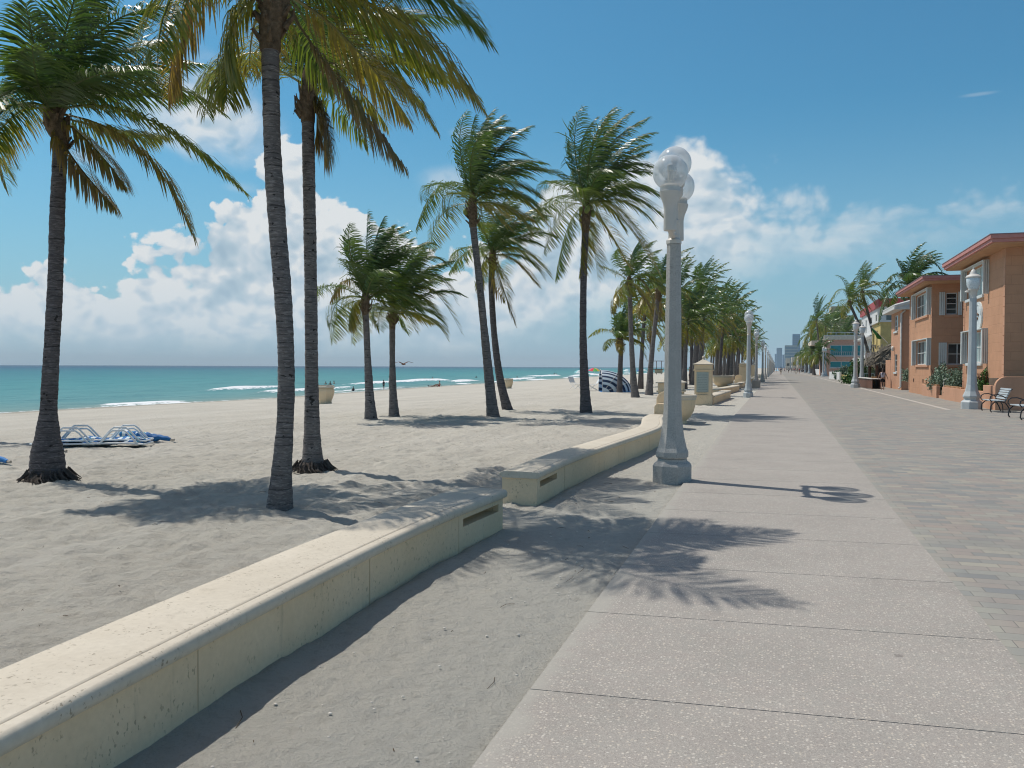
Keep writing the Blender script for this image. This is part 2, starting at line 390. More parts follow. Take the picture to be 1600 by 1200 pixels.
caps = T.m('MULTIPLY', caps, T.m('MULTIPLY', T.step(off, 20, 60), T.m('SUBTRACT', 1, T.step(off, 300, 700))))
fm = T.m('MAXIMUM', fm, caps)
wc = T.mix(fm, wc, (.82, .84, .84))
wn = T.noise(vv, 1.6, 7, .7); wn2 = T.noise(vv, .35, 5, .6)
nrm = T.bump(T.m('ADD', T.m('MULTIPLY', wn, .35), wn2), .9, .55)
df = T.new('ShaderNodeBsdfDiffuse'); T.put(df.inputs[0], wc); T.put(df.inputs['Normal'], nrm)
gl = T.new('ShaderNodeBsdfGlossy'); gl.inputs['Roughness'].default_value = .22; T.put(gl.inputs['Normal'], nrm)
gl.inputs[0].default_value = (.9, .95, 1, 1)
lw = T.new('ShaderNodeFresnel'); lw.inputs[0].default_value = 1.33; T.put(lw.inputs['Normal'], nrm)
mxs = T.new('ShaderNodeMixShader'); T.put(mxs.inputs[0], T.m('MULTIPLY', T.m('MINIMUM', lw.outputs[0], .16), T.m('SUBTRACT', 1, fm)))
T.l.new(df.outputs[0], mxs.inputs[1]); T.l.new(gl.outputs[0], mxs.inputs[2])
T.l.new(mxs.outputs[0], T.n['Material Output'].inputs[0])

# cast coral-stone wall
def stone(name, a, b, pit=.5):
    m, T = mat(name, rough=.85, spec=.2)
    n1 = T.noise(T.P, 1.6, 6, .6); n2 = T.noise(T.P, 26, 4, .6)
    c = T.mix(T.lin(n1, .3, .7), a, b)
    c = T.mix(T.m('MULTIPLY', T.lin(n2, .35, .65), .3), c, tuple(x*.82 for x in a))
    stv = T.noise(T.vm('MULTIPLY', T.P, (3, 3, .35)), 2.5, 5, .7)
    c = T.mix(T.m('MULTIPLY', T.step(stv, .58, .75), .30), c, (.24, .20, .14))
    pn = T.noise(T.vm('MULTIPLY', T.P, (1, 1, .7)), 45, 3, .55); msk = T.step(T.noise(T.P, 5, 3, .6), .42, .62)
    pt = T.m('MULTIPLY', T.step(pn, .60, .66), msk)
    c = T.mix(T.m('MULTIPLY', pt, pit), c, (.20, .165, .11))
    T.put(T.b.inputs['Base Color'], c)
    T.put(T.b.inputs['Normal'], T.bump(T.m('SUBTRACT', T.m('MULTIPLY', T.noise(T.P, 90, 4, .7), .4), pt), .5, .006))
    return m
m_wall = stone('shade_lifted_stone', (.73, .565, .365), (.79, .63, .43))  # same stone as the cap, lightened and warmed to offset shade on its faces
m_cap = stone('cap_stone', (.57, .505, .40), (.65, .585, .475), .6)
m_slot = plain('slot_shadow', (.10, .08, .06))
m_cpole = None
def speck(name, a, b, d):
    m, T = mat(name, rough=.8, spec=.25)
    vc = T.voro(T.P, 160, 'F1', 'Color'); r, g, bb = T.sep(vc)
    c = T.mix(r, a, b); c = T.mix(T.m('MULTIPLY', T.step(g, .75, .85), .7), c, d)
    c = T.mix(T.lin(T.noise(T.P, 2, 5, .6), .35, .7, 0, .3), c, tuple(x*.75 for x in a))
    T.put(T.b.inputs['Base Color'], c); T.put(T.b.inputs['Normal'], T.bump(T.noise(T.P, 150, 2), .3, .003)); return m
m_cpole = speck('pole_concrete', (.40, .385, .355), (.60, .58, .54), (.15, .15, .15))
m_bluepole = plain('painted_pole', (.46, .49, .49), .5, .4, var=.08, bump=.1)
m_white = plain('white_paint', (.62, .59, .54), .45, .4, var=.05)
m_tanbox = plain('tan_concrete', (.42, .37, .31), .85, .2, bump=.2)
m_glass, T = mat('globe_glass')
T.n.remove(T.b)
tr = T.new('ShaderNodeBsdfTransparent'); tr.inputs[0].default_value = (.93, .95, .96, 1)
gs = T.new('ShaderNodeBsdfGlossy'); gs.inputs['Roughness'].default_value = .06
dfu = T.new('ShaderNodeBsdfDiffuse'); dfu.inputs[0].default_value = (.8, .84, .86, 1)
fr = T.new('ShaderNodeLayerWeight'); fr.inputs[0].default_value = .35
m1 = T.new('ShaderNodeMixShader'); T.put(m1.inputs[0], T.m('ADD', .26, T.m('MULTIPLY', fr.outputs['Facing'], .45))); T.l.new(tr.outputs[0], m1.inputs[1]); T.l.new(dfu.outputs[0], m1.inputs[2])
m2 = T.new('ShaderNodeMixShader'); T.put(m2.inputs[0], T.m('MINIMUM', T.m('ADD', .05, T.m('MULTIPLY', fr.outputs['Fresnel'], .3)), .3)); T.l.new(m1.outputs[0], m2.inputs[1]); T.l.new(gs.outputs[0], m2.inputs[2])
T.l.new(m2.outputs[0], T.n['Material Output'].inputs[0])

# palm trunk and leaf
def trunk_mat(name, a, b):
    m, T = mat(name, rough=.9, spec=.15)
    x, y, z = T.sep(T.P)
    n1 = T.noise(T.P, 5, 5, .65)
    zz = T.comb(0, 0, T.m('ADD', T.m('MULTIPLY', z, 1), T.m('MULTIPLY', n1, .06)))
    ring = T.noise(zz, 30, 4, .7); ring2 = T.noise(T.vm('MULTIPLY', T.P, (9, 9, 48)), 1, 5, .75)
    c = T.mix(T.lin(n1, .3, .7), a, b)
    c = T.mix(T.m('MULTIPLY', T.step(ring, .5, .60), .8), c, tuple(v*.30 for v in a))
    c = T.mix(T.m('MULTIPLY', T.step(ring2, .50, .62), .55), c, tuple(min(1, v*1.9) for v in b))
    c = T.mix(T.m('MULTIPLY', T.step(T.noise(T.vm('MULTIPLY', T.P, (1, 1, 1.6)), 9, 2, .5), .66, .70), .85), c, (.02, .018, .017))
    T.put(T.b.inputs['Base Color'], c)
    T.put(T.b.inputs['Normal'], T.bump(T.m('ADD', T.m('MULTIPLY', ring, -1), T.m('MULTIPLY', ring2, .6)), .8, .02)); return m
m_trunk = trunk_mat('palm_bark', (.125, .112, .108), (.20, .18, .17))
m_trunkd = trunk_mat('dark_palm_bark', (.085, .075, .075), (.14, .125, .125))
m_fibre = plain('palm_fibre', (.16, .115, .075), .95, .1, var=.5, scale=14, bump=1, bscale=50, bdist=.02)
m_root = plain('palm_roots', (.10, .085, .075), .95, .1, var=.5, scale=20, bump=1, bscale=70, bdist=.02)
m_nut = plain('coconut', (.22, .26, .07), .5, .3, var=.3)
m_leaf, T = mat('palm_leaf', rough=.34, spec=.5)
va = T.new('ShaderNodeAttribute'); va.attribute_name = 'tint'
nz = T.noise(T.P, 3, 3, .6)
lc = T.mix(T.lin(nz, .35, .65), va.outputs['Color'], T.mix(.5, va.outputs['Color'], (.10, .13, .03)), 'MIX')
T.put(T.b.inputs['Base Color'], lc)
tl = T.new('ShaderNodeBsdfTranslucent'); T.put(tl.inputs[0], T.mix(1, lc, (1.55, 1.5, .6), 'MULTIPLY'))
ms = T.new('ShaderNodeMixShader'); ms.inputs[0].default_value = .37
T.l.new(T.b.outputs[0], ms.inputs[1]); T.l.new(tl.outputs[0], ms.inputs[2]); T.l.new(ms.outputs[0], T.n['Material Output'].inputs[0])

# ================================================================== GROUND
rs = np.random.RandomState(7)
LAT = rs.rand(256, 256)
def vn(x, y):
    xi = np.floor(x).astype(int); yi = np.floor(y).astype(int); fx = x-xi; fy = y-yi
    fx = fx*fx*(3-2*fx); fy = fy*fy*(3-2*fy)
    a = LAT[xi % 256, yi % 256]; b = LAT[(xi+1) % 256, yi % 256]; c = LAT[xi % 256, (yi+1) % 256]; d = LAT[(xi+1) % 256, (yi+1) % 256]
    return (a*(1-fx)+b*fx)*(1-fy)+(c*(1-fx)+d*fx)*fy - .5
def fbm2(x, y, s, o=4, g=.5):
    t = 0; a = 1
    for i in range(o): t = t+a*vn(x*s+17.3*i, y*s+5.7*i); s *= 2.03; a *= g
    return t
def grid_obj(name, xs, ys, zf, m, attrs=None, kind='structure', xf=None, smooth=True):
    X, Y = np.meshgrid(xs, ys)
    XX = X if xf is None else xf(X, Y)
    Z = zf(X, Y)
    nx, ny = len(xs), len(ys)
    co = np.stack([XX.ravel(), Y.ravel(), Z.ravel()], 1)
    i = np.arange(nx*ny).reshape(ny, nx)
    q = np.stack([i[:-1, :-1].ravel(), i[:-1, 1:].ravel(), i[1:, 1:].ravel(), i[1:, :-1].ravel()], 1)
    me = bpy.data.meshes.new(name)
    me.vertices.add(len(co)); me.vertices.foreach_set('co', co.ravel())
    me.loops.add(q.size); me.loops.foreach_set('vertex_index', q.ravel())
    me.polygons.add(len(q)); me.polygons.foreach_set('loop_start', np.arange(0, q.size, 4)); me.polygons.foreach_set('loop_total', np.full(len(q), 4))
    me.update(calc_edges=True); me.validate()
    if smooth: me.polygons.foreach_set('use_smooth', [True]*len(me.polygons))
    for k, f in (attrs or {}).items():
        a = me.attributes.new(k, 'FLOAT', 'POINT'); a.data.foreach_set('value', f(X, Y).ravel().astype(np.float32))
    me.materials.append(m); o = bpy.data.objects.new(name, me); COL.objects.link(o); o['kind'] = kind; return o
def shore_np(Y): return np.interp(Y, [-400, 0, 50, 67, 104, 150, 192, 266, 500, 900, 3000, 9000], [-46, -46, -45.6, -44.2, -48, -49.5, -50.8, -54.5, -60, -64, -120, -300])
def sand_z(X, Y):
    sh = shore_np(Y)
    z = np.where(X > BERM, 0.0, SEA*(BERM-X)/(BERM-sh))
    z = np.where(z < -3, -3, z)
    dist = np.hypot(X, Y)
    f = np.clip(1.2-dist/60, .25, 1)
    rough = fbm2(X, Y, 3.6, 5, .66)*.062 + fbm2(X, Y, .5, 3)*.04
    behind = (X < -3.0)
    # footprints
    fp = np.clip(.55-np.hypot((X*2.3+vn(X*1.1, Y*1.1)) % 1-.5, (Y*1.9+vn(X*.9, Y*1.3)*1.5) % 1-.5), 0, 1)
    z = z + rough*np.where(behind, 1.0, .30)*f - fp*.05*np.where(behind, 1, .15)*f*(vn(X*.7, Y*.7) > -.12)
    z = z - .006
    # drift against the foot of the wall
    z = z + np.where((X > -2.72) & (X < -2.2), (1-(X+2.72)/.52)*.02*(1+2*vn(X*2, Y*2.4)), 0)
    return z
def grow(a, b, st, k):
    r = [a]; s = st
    while r[-1] < b: r.append(r[-1]+s); s *= k
    return r
xs = sorted(set([-x for x in grow(14, 90, .12, 1.035)]+list(np.arange(-14, -1.17, .055))+[-1.17]))
ys = sorted(set([-y for y in grow(3, 120, .5, 1.2)]+list(np.arange(-3, 1, .2))+list(np.arange(1, 14, .05))+grow(14, 4000, .055, 1.016)))
grid_obj('sand', np.array(xs), np.array(ys), sand_z, m_sand)
# sea: offshore distance runs to the horizon
tt = sorted(set(list(np.arange(-3, 30, .3))+grow(30, 14000, .6, 1.07)))
sy = sorted(set([-y for y in grow(10, 4000, 4, 1.15)]+list(np.arange(-10, 34, 1.5))+list(np.arange(34, 130, .45))+grow(130, 12000, .8, 1.02)))
def brk(X, Y):
    t = X; j = vn(Y*.035+3, t*0+1.5)*7
    w1 = np.exp(-((t-7-j*.7)/1.3)**2)*np.clip(vn(Y*.06, t*0+9.1)*3+.30, 0, 1)
    w2 = np.exp(-((t-16-j)/1.6)**2)*np.clip(vn(Y*.045+40, t*0+4.1)*3+.0, 0, 1)
    w3 = np.exp(-((t-2.2-j*.3)/1.0)**2)*np.clip(vn(Y*.11+70, t*0+2.1)*3+.15, 0, 1)
    return w1, w2, w3
def sea_z(X, Y):
    w1, w2, w3 = brk(X, Y)
    return SEA + .50*w1+.50*w2+.16*w3 + np.where(X < 400, fbm2(X*1.0, Y*.3, .35, 4)*.16, 0)*np.clip(X/6, 0, 1)
def sea_f(X, Y):
    w1, w2, w3 = brk(X+.35, Y)
    edge = np.exp(-((X-.2)/.5)**2)*.5
    return np.clip(w1*1.05+w2*.95+w3*.85+edge, 0, 1)
grid_obj('sea', np.array(tt), np.array(sy), sea_z, m_sea, attrs={'off': lambda X, Y: np.clip(X, 0, None), 'foam': sea_f}, xf=lambda X, Y: shore_np(Y)-X)
# land to the horizon under the promenade and town
MB().box(1.2, 4500, -60, 9000, -.6, -.03).build('ground', plain('ground_earth', (.26, .24, .20)), kind='structure')
# walkway slabs with saw-cut joints
mb = MB(); y = -1.5+.19; k = 0
ys_ = [-2.6, -1.25]+[4.17-1.43*i for i in range(3, 0, -1)]+[4.17+1.45*i for i in range(0, 300)]
SK = .075
for a, b in zip(ys_, ys_[1:]):
    g_ = .004
    x0, x1 = -1.17+(-.0105*min(a, 30) if a > 6 else -.0), 1.31
    x0 = -1.16-.0085*min(max(a, 0), 28); x0b = -1.16-.0085*min(max(b, 0), 28)
    q = [(x0, a+g_), (x1, a+g_+SK*2.4), (x1, b-g_+SK*2.4), (x0b, b-g_)]
    mb.prism(q, -.12, .026)
mb.build('walkway', m_walk, bevel=0, kind='structure')
MB().box(-1.12, 1.3, -3, 440, -.14, .014).build('walkway_bed', plain('joint_grit', (.22, .20, .17), .95), kind='structure')
MB().box(1.312, 6.46, -8, 700, -.1, .020).box(6.46, 6.66, -8, 37.7, -.1, .020).build('promenade', m_pave, kind='structure')
MB().box(6.46, 6.66, 37.7, 700, -.1, .024).build('promenade_band', m_band, kind='structure')
MB().box(6.66, 11.5, -8, 700, -.1, .018).build('pavement', m_pave, kind='structure')

# ================================================================== SEAT WALLS
def smooth_path(pts, n=8):
    P = [Vector((*p, 0)) for p in pts]; out = []
    for i in range(len(P)-1):
        p0, p1, p2, p3 = P[max(i-1, 0)], P[i], P[i+1], P[min(i+2, len(P)-1)]
        for k in range(n):
            t = k/n; out.append(tuple((.5*((2*p1)+(-p0+p2)*t+(2*p0-5*p1+4*p2-p3)*t*t+(-p0+3*p1-3*p2+p3)*t**3))[:2]))
    return out+[tuple(P[-1][:2])]
def seat_wall(label, pts, h=.415, wd=.50, slots=(), n=8, joints=True):
    """pts: foot of the face towards the walkway"""
    path = smooth_path(pts, n)
    root = thing('seat_wall', label, 'wall', (pts[0][0], pts[0][1], 0), 'cast stone seat walls between beach and walkway')
    ct = .085
    zt = h-ct
    if not slots:
        MB().sweep(path, [(0, -.25), (0, zt), (-wd, zt), (-wd, -.25)]).build('wall_body', m_wall, root, smooth=True)
    else:
        # leave real slots through the face: split body in bands around each slot
        L = [0]
        for a, b in zip(path, path[1:]): L.append(L[-1]+hypot(b[0]-a[0], b[1]-a[1]))
        def sub(l0, l1):
            r = []
            def at(l):
                for i in range(len(L)-1):
                    if l <= L[i+1]+1e-6:
                        f = (l-L[i])/(L[i+1]-L[i]); return (path[i][0]*(1-f)+path[i+1][0]*f, path[i][1]*(1-f)+path[i+1][1]*f)
                return path[-1]
            r.append(at(l0)); r += [path[i] for i in range(len(L)) if l0+.01 < L[i] < l1-.01]; r.append(at(l1)); return r
        mb = MB(); cur = 0; dk = MB()
        for s0, s1 in slots:
            s0 = s0 if s0 >= 0 else L[-1]+s0; s1 = s1 if s1 >= 0 else L[-1]+s1
            mb.sweep(sub(cur, s0), [(0, -.25), (0, zt), (-wd, zt), (-wd, -.25)])
            mb.sweep(sub(s0, s1), [(0, -.25), (0, zt-.12), (-wd, zt-.12), (-wd, -.25)])
            mb.sweep(sub(s0, s1), [(0, zt-.045), (0, zt), (-wd, zt), (-wd, zt-.045)])
            mb.sweep(sub(s0, s1), [(-.16, zt-.12), (-.16, zt-.045), (-wd, zt-.045), (-wd, zt-.12)])
            cur = s1
        mb.sweep(sub(cur, L[-1]), [(0, -.25), (0, zt), (-wd, zt), (-wd, -.25)])
        mb.build('wall_body', m_wall, root, smooth=True)
    # cap with a rolled edge and a groove behind it
    e = .035; r = ct/2
    sect = [(-.02, zt+.001)]+[(e-r*.55+cos(a)*r*.75, zt+r+sin(a)*r) for a in [-1.2, -.8, -.3, .2, .7, 1.2, 1.57]]+[(-.035, h), (-.045, h-.012), (-.056, h), (-.30, h+.004), (-wd+.02, h), (-wd-e+.01, h-.02), (-wd-e, h-.05), (-wd+.01, zt+.001)]
    pth = list(path)
    def ext(a, b, d):
        l = hypot(b[0]-a[0], b[1]-a[1]); return (a[0]-(b[0]-a[0])/l*d, a[1]-(b[1]-a[1])/l*d)
    pth[0] = ext(path[0], path[1], .03); pth[-1] = ext(path[-1], path[-2], .03)
    MB().sweep(pth, sect).build('wall_cap', m_cap, root, smooth=True, bevel=.006)
    # precast panel joints, thin recessed strips read as lines
    if joints:
        mbj = MB(); acc = 0; nxt = 1.15
        for a, b in zip(path, path[1:]):
            acc += hypot(b[0]-a[0], b[1]-a[1])
            if acc > nxt:
                nxt += 1.9
                t = Vector((b[0]-a[0], b[1]-a[1])).normalized(); nr = Vector((t.y, -t.x))
                p = Vector(b)+nr*.0015
                mbj.obox((p.x, p.y, 0), (p.x+t.x*.006, p.y+t.y*.006, 0), .004, 2*(zt-.01))
        if mbj.v: mbj.build('panel_joint', plain('joint_line', (.60, .475, .32)), root)
    return root
W1 = [(-2.28, -1.6), (-2.44, 0.6), (-2.58, 2.6), (-2.66, 3.9), (-2.735, 5.6), (-2.74, 7.0), (-2.68, 8.3)]
seat_wall('long cream stone seat wall in the foreground, running off the bottom left corner', W1, slots=[(-1.02, -.12)])
W2 = [(-2.75, 9.85), (-2.74, 11.8), (-2.60, 14.1), (-2.40, 17.3), (-2.44, 19.0), (-2.78, 21.6), (-2.84, 22.9)]
seat_wall('cream stone seat wall in an S curve passing behind the nearest lamp post', W2, wd=.44, slots=[(.15, 1.0)])

def bowl(u, v, label, r=.55, h=.87, group='wide cream stone bowl planters', p=None):
    p = p or spot(u, v)
    root = thing('bowl_planter', label, 'planter', (p.x, p.y, p.z), group)
    prof = [(r*.55, -.1), (r*.55, .05), (r*.50, .08), (r*.52, .11), (r*.72, .22), (r*.88, .38), (r*.955, .55), (r*.965, h-.16)]
    MB().lathe(prof, p, 32).build('bowl', m_wall, root, smooth=True)
    rim = [(r*.93, h-.165), (r*1.0, h-.155), (r*1.0, h-.10), (r*1.04, h-.08), (r*1.04, h-.02), (r*1.0, h), (r*.86, h), (r*.84, h-.07)]
    MB().lathe(rim, p, 32).build('rim', m_cap, root, smooth=True)
    return root
def pier(x, y, w_, h, label, plaque=False, finial=False, name='stone_pier'):
    root = thing(name, label, 'pier', (x, y, 0), 'cream stone piers along the seat walls')
    a = w_/2
    MB().box(x-a-.03, x+a+.03, y-a-.03, y+a+.03, -.2, .45).build('plinth', m_wall, root, bevel=.012)
    MB().box(x-a, x+a, y-a, y+a, .45, h-.62 if plaque else h-.35).build('shaft', m_wall, root, bevel=.01)
    z = h-.62 if plaque else h-.35
    MB().box(x-a-.05, x+a+.05, y-a-.05, y+a+.05, z, z+.05).box(x-a-.01, x+a+.01, y-a-.01, y+a+.01, z+.05, z+.27).build('frieze', m_wall, root, bevel=.01)
    z += .27; c = MB(); b = a+.07
    n = 6; rows = [(b, z), (b, z+.035)]+[(b*(1-.92*k/n)-.0, z+.035+.22*(k/n)**1.35) for k in range(1, n+1)]
    c.lathe([(r*sqrt(2), zz-0) for r, zz in rows], (x, y, 0), 4).build('cap', m_cap, root)
    if finial: MB().ball((x, y, rows[-1][1]+.07), .075).lathe([(.06, rows[-1][1]-.02), (.05, rows[-1][1]+.02)], (x, y, 0), 12).build('finial', m_cap, root, smooth=True)
    if plaque:
        fy = y-a-.004
        MB().box(x-a*.74, x+a*.66, fy-.02, fy, .52+.06, h-.68).build('plaque', plain('verdigris_plate', (.35, .40, .37), .5, .4, var=.06), root, bevel=.004)
        mb = MB(); rr = random.Random(4)
        for k in range(13):
            zz = h-.78-k*.075
            xx = x-a*.60
            while xx < x+a*.5:
                l = rr.uniform(.02, .06); mb.box(xx, min(xx+l, x+a*.55), fy-.0225, fy-.0195, zz, zz+.016); xx += l+.018
        mb.build('inscription', plain('lettering_dark', (.17, .20, .19)), root)
    return root
pier(-3.12, 26.6, .72, 1.27, 'low square stone pier left of the nearest lamp post, behind the scroll end')
pier(-3.14, 38.9, .74, 2.15, 'tall stone pier with a grey-green inscribed plate and ball finial', plaque=True, finial=True, name='plaque_pier')
bowl(1058, 662, 'wide stone bowl planter half hidden behind the nearest lamp post')
# scroll end of the S-curved wall
def scroll(x, y, label):
    root = thing('scroll_seat', label, 'stone seat', (x, y, 0), 'stone scroll ends')
    def arch(y0, y1, r, z1, wd):
        pts = [(-wd/2, -.1), (-wd/2, z1-r)]+[(-wd/2+r-r*cos(a), z1-r+r*sin(a)) for a in [pi*k/12 for k in range(1, 7)]]+[(wd/2-r+r*cos(a), z1-r+r*sin(a)) for a in [pi/2-pi*k/12 for k in range(0, 6)]]+[(wd/2, z1-r), (wd/2, -.1)]
        mb = MB(); n = len(pts)
        mb.add([(x+a, y0, z) for a, z in pts]+[(x+a, y1, z) for a, z in pts], [tuple(range(n)), tuple(range(2*n-1, n-1, -1))]+[(i, n+i, n+(i+1) % n, (i+1) % n) for i in range(n)]); return mb
    arch(y, y+.5, .24, 1.02, .62).build('tall_scroll', m_wall, root, smooth=True, bevel=.01)
    arch(y-.28, y-.002, .12, .70, .66).build('low_scroll', m_wall, root, smooth=True, bevel=.01)
    return root
scroll(-2.84, 23.4, 'stepped rounded stone seat end, beside the low pier')
# walls farther along
W3 = [(-2.72, 39.4), (-2.62, 42.5), (-2.50, 46.2), (-2.45, 48.6)]
seat_wall('short stone seat wall running on from the pier with the plate', W3, wd=.5, n=4, joints=False)
W4 = [(-3.3, 52.0), (-2.95, 56.0), (-2.65, 60.5), (-2.62, 64.0)]
seat_wall('stone seat wall left of the second lamp post', W4, wd=.5, n=4, joints=False)
W5 = [(-3.1, 67), (-2.8, 72), (-2.7, 78)]
seat_wall('farther stone seat wall just behind the second lamp post', W5, wd=.5, n=4, joints=False)
b5 = bowl(0, 0, 'stone bowl planter with a palm rising behind it, left of the second lamp post', r=.9, h=1.0, p=Vector((-4.35, 74, 0)))
scroll(-3.3, 78.6, 'stone scroll seat end behind the second lamp post')
for i, (yy, lab) in enumerate([(96, 'far stone seat wall by the third lamp post'), (118, 'far stone seat wall by the fourth lamp post'), (142, 'far stone seat wall beyond the fourth lamp post'), (170, 'small distant stone seat wall farthest along the beach side')]):
    seat_wall(lab, [(-3.0, yy), (-2.7, yy+6), (-2.65, yy+14)], n=3, joints=False)
pier(-3.4, 92, .8, 2.1, 'far stone pier just right of the second lamp post', finial=True)
pier(-3.4, 136, .8, 2.1, 'farthest stone pier among the distant lamp posts', finial=True)
# beach urns
def urn(u, v, label, r=.48, h=1.0):
    p = spot(u, v)
    root = thing('beach_urn', label, 'urn', (p.x, p.y, p.z), 'stone urns out on the sand')
    prof = [(r*.72, -.1), (r*.74, .04), (r*.70, .10), (r*.72, .16), (r*.86, .34), (r*.97, .55), (r*1.0, .70), (r*.95, .80), (r*.90, .84)]
    q = [(a*1.12, z*h) for a, z in prof]
    MB().lathe(q, p, 8, rot=.3).build('urn_body', m_wall, root, smooth=True, bevel=.01)
    MB().lathe([(r*1.02, .84*h), (r*1.15, .87*h), (r*1.15, .93*h), (r*1.05, .96*h), (r*1.05, h), (r*.9, h), (r*.88, .9*h)], p, 8, rot=.3).build('rim', m_cap, root)
    return root
urn(507, 630.5, 'stone urn on the sand behind the middle foreground palm trunk', r=.50, h=1.02)
urn(794, 607, 'smaller looking stone urn on the sand behind the pair of crossing palms', r=.46, h=.98)

# ================================================================== LAMP POSTS
def lamp(loc, label, pole_m, head_m, group, nglobe=3, H=4.0, sides=8, name='street_lamp'):
    x, y, z = loc
    root = thing(name, label, 'street lamp', loc, group)
    k = 1/cos(pi/8)
    mb = MB()
    pr = [(.27, -.12), (.27, .24), (.25, .275), (.205, .31), (.205, .345)]
    up_ = [(.205, .346), (.225, .37), (.225, .44), (.20, .50), (.165, .66), (.142, .84), (.125, 1.05), (.122, 1.3)]
    MB().lathe([(r*k, zz) for r, zz in pr], loc, 8).build('base', pole_m, root, bevel=.012 if nglobe == 3 else 0)
    MB().lathe([(r*k, zz) for r, zz in up_]+[(.112*k, 2.4), (.098*k, H-.55), (.098*k, H-.52)], loc, 8).build('pole', pole_m, root, bevel=.008 if nglobe == 3 else 0)
    zc = z+H-.52
    hd = MB(); hd.lathe([(.115, 0), (.115, .05), (.085, .08), (.075, .28), (.085, .30), (.085, .34), (.06, .36), (.055, .60), (.095, .66), (.13, .72), (.135, .80)], (x, y, zc), 8)
    hd.build('head_column', head_m, root, smooth=True)
    arm = MB()
    gc = []
    for s in (-1, 1):
        yy = y+s*.50
        arm.tube([(x, y+s*.07, zc+.12), (x, y+s*.22, zc+.10), (x, y+s*.38, zc+.13), (x, yy, zc+.20)], [.05, .045, .045, .05], 8)
        arm.lathe([(.085, .12), (.09, .14), (.085, .42), (.09, .44), (.10, .50), (.14, .60), (.15, .64), (.155, .66), (.14, .68), (.14, .74), (.12, .76)], (x, yy, zc), 12)
        gc.append((x, yy, zc+.93))
    arm.build('arm_pair', head_m, root, smooth=True)
    gc.append((x, y, zc+.99+.18))
    MB().lathe([(.10, .78), (.15, .86), (.15, .92), (.12, .96)], (x, y, zc), 12).build('top_cup', head_m, root, smooth=True)
    for c in gc:
        g = MB().ball(c, .245, 28, 16).build('globe', m_glass, root, smooth='all')
        MB().lathe([(.035, -.18), (.035, .02), (.05, .03), (.05, .10), (.02, .12)], c, 8).build('bulb', m_white, g, smooth=True)
    return root
def far_lamp(loc, label, group, pm):
    root = thing('street_lamp', label, 'street lamp', loc, group); k = 1/cos(pi/8)
    MB().lathe([(r*k, zz) for r, zz in [(.27, -.1), (.27, .26), (.21, .31), (.225, .42), (.165, .66), (.125, 1.05), (.098, 3.48)]], loc, 8).build('pole', pm, root)
    x, y, z = loc; zc = z+3.48; mb = MB()
    mb.lathe([(.115, 0), (.085, .08), (.075, .3), (.055, .6), (.13, .72), (.14, .95)], loc[:2]+(zc,), 6)
    for s in (-1, 1): mb.lathe([(.08, .12), (.085, .44), (.15, .64), (.12, .76)], (x, y+s*.5, zc), 6); mb.tube([(x, y, zc+.12), (x, y+s*.5, zc+.16)], .045, 6)
    mb.build('lamp_arms', m_white, root)
    for c in [(x, y-.5, zc+.93), (x, y+.5, zc+.93), (x, y, zc+1.17)]: MB().ball(c, .225, 12, 8).build('globe', m_glass, root, smooth='all')
    return root
LG = 'triple globe street lamps on the beach side'
lamp((-1.46, 12.62, 0), 'nearest lamp post, speckled concrete pole with three clear globes, beside the walkway', m_cpole, m_white, LG)
lamp((-1.54, 49.6, 0), 'second lamp post on the beach side, blue-grey painted pole', m_bluepole, m_white, LG)
fl = far_lamp((-1.66, 73.3, 0), 'third lamp post on the beach side, standing on a square tan block', LG, m_cpole)
MB().prism([(-2.0, 72.9), (-1.32, 72.9), (-1.32, 73.65), (-2.0, 73.65)], -.1, .62).build('block', m_tanbox, fl, bevel=.02)
CH['skip'] = ('block',)
names = ['fourth', 'fifth', 'sixth', 'seventh']
yy = [103, 127, 158, 184]
for i in range(30):
    Y = yy[i] if i < 4 else 184+27*(i-3)
    if Y > 720: break
    ORDL = 'fourth fifth sixth seventh eighth ninth tenth eleventh twelfth'.split()
    lab = ('%s lamp post along the beach side, beyond the one on a tan block' % ORDL[i]) if i < 9 else 'tiny globe lamp post in the tight row fading to the vanishing point'
    copy_thing(fl, (-1.62, Y, 0), lab, LG)
# lantern lamps on the building side
def lantern(loc, label, group, H=4.55, near=False):
    x, y, z = loc; root = thing('lantern_lamp', label, 'street lamp', loc, group); k = 1/cos(pi/8)
    s_ = 1.25
    MB().lathe([(r*k*s_, zz) for r, zz in [(.30, -.1), (.30, .30), (.275, .34), (.22, .38), (.22, .46), (.25, .50), (.25, .56), (.19, .74), (.15, 1.0), (.13, 1.4)]], loc, 8).build('base', m_bluepole, root, bevel=.012 if near else 0)
    MB().lathe([(.13*k*s_, 1.4), (.10*k*s_, H)], loc, 8).build('pole', m_bluepole, root, bevel=.008 if near else 0)
    MB().lathe([(.13, 0), (.12, .05), (.14, .15), (.16, .30), (.20, .34), (.20, .38)], (x, y, z+H), 12).build('neck', m_white, root, smooth=True)
    MB().lathe([(.19, .38), (.25, .55), (.265, .78), (.25, .82)], (x, y, z+H), 20).build('lantern_glass', m_lant, root, smooth=True)
    MB().lathe([(.28, .82), (.29, .87), (.24, .93), (.14, .98), (.11, 1.06), (.08, 1.14), (.03, 1.18), (.02, 1.28)], (x, y, z+H), 20).build('lantern_cap', m_white, root, smooth=True)
    MB().ball((x-.22, y, z+H+.27), .07, 10, 6, (1.4, 1, .7)).build('photocell', m_white, root, smooth=True)
    return root
m_lant = plain('ribbed_lens', (.62, .68, .70), .2, .6, var=.2, scale=30)
LR = 'lantern lamps on the building side'
lantern((7.62, 38.9, 0), 'tall blue-grey lantern lamp beside the nearest bench, in front of the orange house', LR, near=True)
